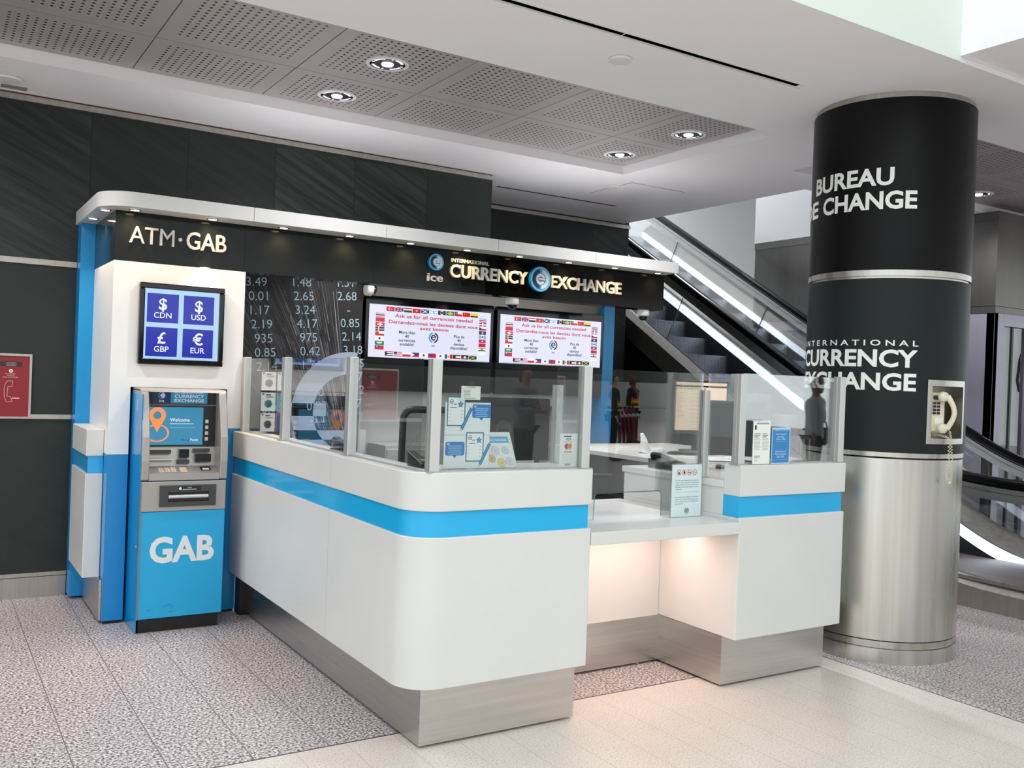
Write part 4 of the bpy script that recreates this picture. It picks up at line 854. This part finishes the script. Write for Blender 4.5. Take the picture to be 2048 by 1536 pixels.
def office_chair(x, y, rz, label):
    t = thing('office_chair', label, 'chair', (0, 0, 0), 'mesh-backed office chairs in the booth')
    fr = rrect(-.23, .23, .84, 1.36, .06, 6); b = MB()
    path = [(px, .24+.05*(pz-.84), pz) for px, pz in fr]; b.tube(path+[path[0]], .02, 8); b.build('back_frame', 'black_plastic', t, smooth=60)
    b = MB(); b.add([(px*.95, .24+.05*(pz-.84), 1.1+(pz-1.1)*.95) for px, pz in fr], [tuple(range(len(fr)))]); b.build('back_mesh', 'weave', t)
    MB().prism(rrect(-.24, .24, -.25, .22, .08, 6), .66, .74, 'z').build('seat', 'black_cloth', t, .02)
    for s_ in (-1, 1): MB().tube([(s_*.26, .05, .69), (s_*.3, .05, .77), (s_*.3, .05, .9)], .018, 8).box(s_*.3-.04, s_*.3+.04, -.12, .16, .9, .93).build('armrest', 'black_plastic', t, .006)
    MB().cyl((0, 0, .1), (0, 0, .66), .03, 16).build('gas_column', 'black_plastic', t); MB().tube([(0, .18, .68), (0, .27, .77), (0, .262, .97)], .025, 8).build('back_spine', 'black_plastic', t)
    for k in range(5):
        a = 2*PI*k/5+.3; MB().tube([(0, 0, .11), (.28*math.cos(a), .28*math.sin(a), .075)], [.03, .018], 8).build('base_arm', 'black_plastic', t)
        MB().cyl((.28*math.cos(a)-.02, .28*math.sin(a), .03), (.28*math.cos(a)+.02, .28*math.sin(a), .03), .03, 14).build('caster', 'black_rubber', t)
    t.location = (x, y, 0); t.rotation_euler = (0, 0, rz); return t
office_chair(2.58, 5.0, math.radians(170), 'mesh-backed black chair behind corner post of left counter')
office_chair(3.98, 5.35, math.radians(75), 'mesh-backed black chair near the blue right-hand pillar')
# keyboard, papers, tissue, small white box
t = thing('keyboard', 'black keyboard on the desk before the lit monitor', 'keyboard', (4.72, 4.93, 1.062))
MB().prism(rrect(4.48, 4.9, 4.86, 5.0, .01), 1.062, 1.077).build('tray', 'black_plastic', t)
b = MB()
for i in range(5):
    for j in range(18): b.box(4.492+.0222*j, 4.51+.0222*j, 4.868+.025*i, 4.888+.025*i, 1.077, 1.083)
b.build('keys', 'dark_grey', t)['kind'] = 'stuff'
for i, (x, y, rz) in enumerate(((4.42, 4.72, .1), (4.5, 4.55, -.25), (4.72, 4.5, .3))):
    o = MB().box(-.105, .105, -.148, .148, 0, .003).build('paper_sheet', 'paper'); o.location = (x, y, 1.0625+.0035*i); o.rotation_euler = (0, 0, rz)
    tag(o, ('lowest loose white sheet on the desk before the keyboard', 'middle loose white sheet on the desk', 'top loose white sheet by foot of the dark monitor')[i], 'paper', 'loose papers on the desk')
b = MB(); pk = [(4.36, 5.1, 1.062), (4.365, 5.1, 1.09), (4.35, 5.1, 1.16), (4.33, 5.1, 1.2)]; b.tube(pk, [.045, .04, .022, .012], 9)
tag(b.build('tissue', 'paper', smooth=50), 'crumpled white tissue standing on the desk left of keyboard', 'tissue')
t = thing('desk_telephone', 'black desk telephone on counter top behind the security notice', 'telephone', (3.75, 4.1, 1.064))
MB().prism([(3.98, 1.064), (3.98, 1.085), (4.2, 1.12), (4.2, 1.064)], 3.62, 3.8, 'x').build('base', 'black_plastic', t, .005); MB().tube([(3.65, 4.0, 1.105), (3.65, 4.04, 1.125), (3.65, 4.14, 1.14), (3.65, 4.19, 1.135)], [.022, .016, .016, .022], 10).build('handset', 'black_plastic', t, smooth=60)
# stapler on the sill
t = thing('stapler', 'black stapler on the counter sill behind the left glass', 'stapler', (1.8, 4.42, 1.156))
MB().prism(rrect(4.36, 4.52, 1.156, 1.168, .004), 1.775, 1.825, 'x').build('base', 'black_plastic', t); MB().prism([(4.37, 1.185), (4.37, 1.2), (4.5, 1.225), (4.53, 1.21), (4.52, 1.19), (4.5, 1.18)], 1.785, 1.815, 'x').build('arm', 'black_plastic', t)
MB().cyl((1.78, 4.5, 1.185), (1.82, 4.5, 1.185), .012, 14).box(1.79, 1.81, 4.48, 4.51, 1.168, 1.2).build('hinge', 'alu', t)
t = thing('card_terminal', 'black card terminal behind corner of the left counter', 'card terminal', (1.9, 3.6, 1.156))
MB().prism([(3.56, 1.156), (3.56, 1.175), (3.7, 1.22), (3.7, 1.156)], 1.812, 1.855, 'x').build('body', 'black_plastic', t, .004); MB().box(1.818, 1.85, 3.585, 3.62, 1.178, 1.192).build('keypad', 'grey_plastic', t)
# hanging accessory packs on a clear rack behind the first pane
rk = thing('card_rack', 'clear rack behind the first pane of left glass', 'rack', (1.85, 5.72, 1.156))
MB().box(1.72+.06, 1.98, 5.735, 5.74, 1.156, 1.56).build('back_sheet', 'acrylic', rk); MB().box(1.78, 1.98, 5.68, 5.74, 1.156, 1.16).build('foot', 'acrylic', rk)
packs = [(0, 0, (232, 226, 222), (120, 110, 106)), (1, 0, (226, 232, 228), (150, 92, 86)), (0, 1, (224, 232, 230), (46, 120, 116)), (1, 1, (70, 170, 180), (200, 216, 216)), (0, 2, (228, 226, 222), (70, 72, 74)), (1, 2, (44, 62, 130), (70, 90, 160))]
ln = ['white pack with grey adaptor, top left on clear rack', 'white pack with red-brown adaptor, top right on clear rack', 'white pack with teal lock, middle left on clear rack', 'teal pack, middle right on clear rack', 'white pack with dark item, bottom left on clear rack', 'dark blue pack, bottom right on clear rack']
for (i, j, c1, c2), l in zip(packs, ln):
    x = 1.785+.1*i; z = 1.425-.128*j; t = thing('accessory_pack', l, 'pack', (x+.045, 5.72, z), 'travel accessory packs on the rack')
    MB().box(x, x+.09, 5.716, 5.72, z, z+.115).build('card', 'paper', t); P = Print((x, 5.7155, z)); P.rect(0, 0, .09, .115, c1, 0); P.rect(.03, .097, .06, .104, (30, 30, 32), 2); P.rect(.006, .1, .018, .11, (190, 40, 46), 2); P.lines(.03, .092, .05, .006, 2, (110, 110, 110), 2, .3)
    P.disc(.045, .045, .026, c2, 2, 7); P.disc(.052, .04, .012, tuple(int(v*.8) for v in c2), 3, 10); P.build('print', 'print', t); MB().cyl((x+.045, 5.7, z+.1), (x+.045, 5.735, z+.1), .002, 6).build('peg', 'alu', t)
t = thing('drawer_cabinet', 'small white cabinet against the back wall of booth', 'cabinet', (3.2, 6.5, 0))
MB().box(2.95, 3.55, 6.4, 6.73, 0, 1.02).build('body', 'white_laminate', t, .004)
for k in range(3): d_ = MB().box(2.96, 3.54, 6.385, 6.4, .08+.31*k, .37+.31*k).build('drawer', 'white_laminate', t, .002); MB().box(3.18, 3.32, 6.37, 6.385, .3+.31*k, .315+.31*k).build('handle', 'alu', d_)
MB().box(2.0, 5.4, 3.98, 6.7, 0, .004).build('x', 'interior_floor') and None
fl = bpy.data.objects['x']; fl.name = 'floor.001'; struct(fl)

# ------------------------------------------------------------------ escalator
def zc(y, h): return h+.577*.2*(math.log1p(math.exp(min(60, (y-4.33)/.2))) if (y-4.33)/.2 < 60 else (y-4.33)/.2)
YS = [1.9+.1*k for k in range(47)]+[6.6+.6*k for k in range(8)]
def line(h, ys=YS): return [(y, zc(y, h)) for y in ys]
ES = thing('escalator', 'escalator climbing behind the column with glass sides and lit skirts', 'escalator', (7.2, 4.2, 0))
def ribbon(name, x, h0, h1, m, w=.006, ys=YS, label=None): return MB().sweep([(x, h0), (x+w, h0), (x+w, h1), (x, h1)], line(0, ys)).build(name, m, ES, 0, 30, label)
for xg in (6.655, 7.905):
    ribbon('glass_panel', xg, .2, .82, 'glass_balustrade', .012)
    g = MB().sweep([(xg-.035, .79), (xg+.047, .79), (xg+.047, .885), (xg-.035, .885)], line(0)).build('handrail_guide', 'steel', ES, 0, 30)
    MB().sweep([(xg-.03, .84), (xg+.042, .84), (xg+.042, .85), (xg-.038, .85)], line(0)).build('guide_black_line', 'black_rubber', g)  # black rubber line along the handrail guide
    MB().sweep([(xg-.04, .885), (xg+.052, .885), (xg+.058, .905), (xg+.052, .945), (xg+.03, .957), (xg-.018, .957), (xg-.04, .945), (xg-.046, .905)], line(0)).build('handrail', 'black_gloss', ES, 0, 30)
    for k in range(5):
        y = 3.0+1.5*k; z0 = zc(y, .2); sl = .577 if y > 4.6 else 0; n = Vector((0, -sl, 1)).normalized()*.52
        MB().tube([(xg+.006, y, z0), (xg+.006, y+n.y, z0+n.z*1.1)], .004, 5).build('panel_joint', 'dark_grey', ES)
MB().sweep([(6.56, -.09), (6.575, -.09), (6.66, .15), (6.66, .2), (6.63, .2), (6.56, .14)], line(0)).build('outer_deck', 'steel_trim', ES, 0, 30)
MB().sweep([(6.67, .2), (6.67, .1), (6.79, .05), (6.79, .1)], line(0)).build('inner_deck', 'steel_trim', ES, 0, 30)
MB().sweep([(7.895, .3), (7.895, .2), (7.66, .2), (7.66, .235)], line(0)).build('inner_deck', 'steel_trim', ES, 0, 30)
ribbon('light_strip', 7.655, .09, .19, 'led'); ribbon('light_strip', 6.79, .0, .09, 'led')
ribbon('skirt_panel', 7.65, -.45, .09, 'escal_dark', .02); ribbon('skirt_panel', 6.77, -.45, .0, 'escal_dark', .02)
MB().sweep([(8.0, .2), (7.93, .2), (7.93, -.6), (8.0, -.6)], line(0)).build('far_deck', 'steel_trim', ES, 0, 30)
pts = [(y, z-.09) for y, z in line(0, [4.7+.1*k for k in range(20)]+[6.8+.6*k for k in range(8)])]; MB().prism(pts+[(pts[-1][0], 0.0), (pts[0][0], 0.0)], 6.58, 6.6, 'x').build('side_cladding', 'escal_clad', ES)
MB().box(6.6, 8.05, 1.7, 5.2, 0, .195).build('plinth', 'granite_plinth', ES); MB().box(6.585, 6.6, 1.7, 5.0, .2, .225).build('plinth_trim', 'steel_trim', ES)
for k in range(-8, 10):
    y = 7.604+.35*k; z = 1.9+.2035*k; MB().box(6.795, 7.648, y, y+.37, z-.3, z).build('step', 'step_rib', ES, .006)

# ------------------------------------------------------------------ lift beside the escalator
LF = thing('lift_shaft', 'steel-clad glass lift shaft behind the column and escalator', 'lift', (8.4, 5, 0))
MB().box(8.4, 11.0, 4.95, 7.94, 2.4, ZS-.001).build('cladding', 'clad_steel', LF); MB().box(8.392, 11.0, 4.94, 7.945, 3.2, ZS-.001).box(8.395, 11, 4.943, 7.945, 2.335, 2.395).build('cladding_band', 'clad_steel', LF)
for x0, x1, y0, y1 in ((8.4, 8.56, 4.95, 5.03), (8.4, 8.46, 4.95, 5.28), (8.4, 8.46, 7.7, 7.94), (8.98, 9.08, 4.95, 5.03)): MB().box(x0, x1, y0, y1, 0, 2.335).build('frame_post', 'alu_purple', LF, .003)
MB().box(8.4, 8.46, 5.28, 7.7, 2.23, 2.335).box(8.56, 8.98, 4.95, 5.03, 2.22, 2.335).build('frame_beam', 'alu_purple', LF)
MB().box(8.425, 8.435, 5.28, 7.7, .1, 2.23).build('glass_pane', 'glass_lift', LF); MB().box(8.56, 8.98, 4.985, 4.995, .1, 2.22).box(9.08, 10.9, 4.985, 4.995, .1, 2.22).build('glass_pane', 'glass_lift', LF)
MB().box(8.74, 8.77, 4.975, 4.985, .1, 2.22).build('door_gap', 'black_rubber', LF); MB().box(8.6, 11, 5.3, 7.6, 0, .05).build('car_floor', 'dark_grey', LF); MB().box(9.4, 11, 7.2, 7.3, .05, 2.3).build('car_wall', 'hall_dark', LF)
MB().box(9.16, 9.6, 4.93, 4.95, 2.02, 2.3).box(9.16, 9.6, 4.93, 4.95, 1.55, 1.83).build('control_panel', 'alu_bright', LF); MB().box(9.18, 9.6, 4.925, 4.945, 1.86, 1.98).build('handset', 'black_plastic', LF)
MB().tube([(9.14, 4.9, 2.07), (9.06, 4.9, 1.92), (9.03, 4.9, 1.72), (9.07, 4.9, 1.62), (9.12, 4.9, 1.62), (9.15, 4.9, 1.72), (9.13, 4.9, 1.9), (9.16, 4.9, 2.0)], .014, 8).build('cable', 'black_rubber', LF, smooth=60)

# ------------------------------------------------------------------ people and trolleys across the hall (seen mirrored in the glass)
def skinned(name, chains, m, parent, sub=1):
    """chains: lists of (x,y,z,r); chains that share a point are joined into one surface"""
    idx = {}; vs = []; rs = []; es = []
    for ch in chains:
        pv = None
        for p in ch:
            k = tuple(round(c, 4) for c in p[:3])
            if k not in idx: idx[k] = len(vs); vs.append(p[:3]); rs.append(p[3])
            if pv is not None and pv != idx[k]: es.append((pv, idx[k]))
            pv = idx[k]
    me = bpy.data.meshes.new(name); me.from_pydata(vs, es, []); me.materials.append(M[m]); o = bpy.data.objects.new(name, me); COL.objects.link(o); o.parent = parent
    sk = o.modifiers.new('skin', 'SKIN'); sk.use_smooth_shade = True
    for i, d in enumerate(me.skin_vertices[0].data): r = rs[i]; d.radius = r if isinstance(r, tuple) else (r, r); d.use_root = (i == 0)
    ss = o.modifiers.new('sub', 'SUBSURF'); ss.levels = sub; ss.render_levels = sub
    return o
def person(x, y, rz, label, top, legs, skin, hair, arms, vest=False, skirt=False):
    """faces -y before turning; arms: list of (elbow, wrist) per side"""
    t = thing('person', label, 'person', (0, 0, 0))
    pel = (0, 0, .95, (.15, .11)); ch = [[pel, (0, -.005, 1.1, (.135, .1)), (0, 0, 1.28, (.155, .11)), (0, .01, 1.4, (.12, .085)), (0, .005, 1.5, .052), (0, -.01, 1.57, .062), (0, -.012, 1.635, .082), (0, -.005, 1.70, .078)]]
    legc = []; armc = []; hands = []
    for s_ in (-1, 1):
        legc.append([pel, (s_*.09, 0, .85, .09), (s_*.1, -.01, .5, .06), (s_*.1, .02, .1, .042), (s_*.1, -.06, .035, .036), (s_*.105, -.15, .03, .03)])
        e, w = arms[0 if s_ < 0 else 1]
        armc.append([(0, .01, 1.4, (.12, .085)), (s_*.17, .01, 1.39, .055), e+(.043,), w+(.03,)])
        d = (Vector(w)-Vector(e)).normalized(); side = d.cross(Vector((0, 1, 0)) if abs(d.y) < .9 else Vector((0, 0, 1))).normalized(); pm = Vector(w)+d*.06
        hd = [[w+(.03,), tuple(pm)+((.034, .016),)]]
        for k in range(4):
            q = pm+side*(-.027+.018*k)+d*.02; L_ = (.062, .072, .068, .052)[k]; hd.append([tuple(pm)+((.034, .016),), tuple(q)+(.0085,), tuple(q+d*L_*.6+Vector((0, -.01, 0)))+(.008,), tuple(q+d*L_+Vector((0, -.028, 0)))+(.007,)])
        q = pm+side*-.03-d*.03; hd.append([w+(.03,), tuple(q)+(.011,), tuple(q-side*.02+d*.045)+(.009,)]); hands += hd
    skinned('body', ch+legc+armc+hands, skin, t)
    skinned('head_features', [[(0, -.085, 1.655, .012), (0, -.105, 1.63, .016), (0, -.095, 1.615, .012)], ], skin, t)
    for s_ in (-1, 1): skinned('ear', [[(s_*.08, 0, 1.65, .012), (s_*.086, .004, 1.63, .014), (s_*.082, .0, 1.61, .009)]], skin, t)
    MB().lathe((-.03, -.083, 1.652), [(.001, -.006), (.007, -.002), (.007, .002), (.001, .006)], 8).build('eye', 'black_gloss', t); MB().lathe((.03, -.083, 1.652), [(.001, -.006), (.007, -.002), (.007, .002), (.001, .006)], 8).build('eye', 'black_gloss', t)
    MB().box(-.022, .022, -.088, -.083, 1.588, 1.594).build('mouth', 'red_paint', t)
    skinned('hair', [[(0, .0, 1.745, .078), (0, .035, 1.70, .085), (0, .05, 1.64, .08), (0, .06, 1.57, .06), (0, .065, 1.5, .04)]], hair, t)
    g = .016; skinned('jumper', [[(0, 0, .82, (.19, .15)), (0, 0, .95, (.185, .145)), (0, -.005, 1.1, (.172, .135)), (0, 0, 1.28, (.182, .137)), (0, .01, 1.4, (.135, .1)), (0, .008, 1.47, .068)]]+[[(0, .01, 1.4, (.135, .1)), (c[1][0], c[1][1], c[1][2], .074), tuple(c[2][:3])+(.066,), tuple(Vector(c[2][:3]).lerp(Vector(c[3][:3]), .95))+(.054,)] for c in armc], top, t)
    skinned('trousers', [[(0, 0, .97, (.16, .12)), (c[1][0], 0, .84, .1), (c[2][0], c[2][1], .5, .074), (c[3][0], c[3][1], .09, .058)] for c in legc], legs, t)
    for c in legc: skinned('shoe', [[(c[3][0], .04, .05, .045), (c[4][0], -.06, .045, .046), (c[5][0], -.17, .04, .036)]], 'black_cloth', t)
    if vest:
        skinned('vest', [[(0, 0, .9, (.185, .14)), (0, -.005, 1.1, (.175, .135)), (0, 0, 1.28, (.19, .142)), (0, .01, 1.4, (.15, .112)), (0, .008, 1.45, .08)]], 'vest_orange', t)
        for z in (1.0, 1.12): MB().lathe((0, 0, z), [(.168, 0), (.17, .035)], 20).build('vest_band', 'vest_yellow', t)
    t.location = (x, y, 0); t.rotation_euler = (0, 0, rz); return t
dn_ = [((-.24, .03, 1.12), (-.26, -.03, .88)), ((.24, .03, 1.12), (.26, -.03, .88))]
person(7.1, -4.0, math.radians(158), 'woman in grey sweater and dark trousers, arms folded, mirrored in left glass', 'knit_grey', 'trousers', 'skin', 'hair_brown', [((-.25, -.03, 1.14), (-.02, -.2, 1.18)), ((.25, -.03, 1.14), (.04, -.22, 1.12))])
person(10.7, -2.0, math.radians(-20), 'person in grey hooded top walking away with handbag and case, mirrored in right glass', 'knit_grey', 'black_cloth', 'skin_dark', 'hair_brown', [((-.27, .06, 1.13), (-.36, .12, .92)), ((.26, .02, 1.12), (.24, -.1, 1.05))])
b = MB(); b.prism(rrect(-.17, .17, .78, 1.02, .03), -.05, .05, 'y'); hb = thing('handbag', 'black handbag on the arm of person in grey hooded top', 'bag', (0, 0, 0)); b.build('body', 'black_cloth', hb, .01)
MB().tube([(-.1, 0, 1.02), (-.08, 0, 1.1), (0, 0, 1.14), (.08, 0, 1.1), (.1, 0, 1.02)], .012, 6).build('handle', 'black_cloth', hb); hb.location = (11.05, -2.2, 0); hb.rotation_euler = (0, 0, .9)
cs_ = thing('wheeled_case', 'dark wheeled case pulled by person in grey hooded top', 'suitcase', (0, 0, 0)); MB().prism(rrect(-.2, .2, .06, .6, .04), -.13, .13, 'y').build('shell', 'dark_grey', cs_, .015)
for sx in (-.1, .1): MB().cyl((sx, 0, .6), (sx, 0, .9), .01, 8).build('handle_tube', 'alu_bright', cs_); MB().cyl((sx-.02, .1, .03), (sx+.02, .1, .03), .03, 14).build('wheel', 'black_rubber', cs_)
MB().box(-.11, .11, -.012, .012, .89, .915).build('grip', 'black_plastic', cs_); cs_.location = (10.25, -1.75, 0); cs_.rotation_euler = (0, 0, -.3)
person(11.7, -7.3, math.radians(120), 'worker in orange safety vest, mirrored above the trolleys', 'black_cloth', 'black_cloth', 'skin', 'hair_brown', dn_, True)
person(14.1, -9.6, math.radians(150), 'farther worker in orange safety vest, mirrored by the glass edge', 'black_cloth', 'black_cloth', 'skin_dark', 'hair_brown', dn_, True)
def trolley():
    t = thing('luggage_trolley', 'maroon luggage trolley nearest in the nested row', 'trolley', (0, 0, 0), 'nested luggage trolleys')
    MB().tube([(-.3, .45, 1.05), (.3, .45, 1.05)], .022, 10).build('handle', 'black_plastic', t)
    for s_ in (-1, 1): MB().tube([(s_*.28, .45, 1.05), (s_*.28, .4, .9), (s_*.26, .35, .3), (s_*.2, -.4, .2)], .018, 8).build('side_tube', 'cart_maroon', t)
    MB().box(-.24, .24, .33, .36, .35, .85).build('front_panel', 'cart_maroon', t, .01); MB().box(-.22, .22, -.42, .34, .2, .23).build('deck', 'alu', t); MB().box(-.2, .2, .3, .46, .86, .9).build('tray', 'alu_bright', t)
    for x, y in ((-.26, .3), (.26, .3), (0, -.36)): MB().cyl((x-.02, y, .08), (x+.02, y, .08), .08, 18).build('wheel', 'black_rubber', t)
    return t
tr = trolley(); tr.rotation_euler = (0, 0, 2.2); tr.location = (12.5, -7.5, 0)
for k in range(1, 5):
    c = copy_tree(tr, None, (12.5+.24*k, -7.5-.16*k, 0)); c['label'] = ('second', 'third', 'fourth', 'farthest')[k-1]+' maroon luggage trolley in the nested row'
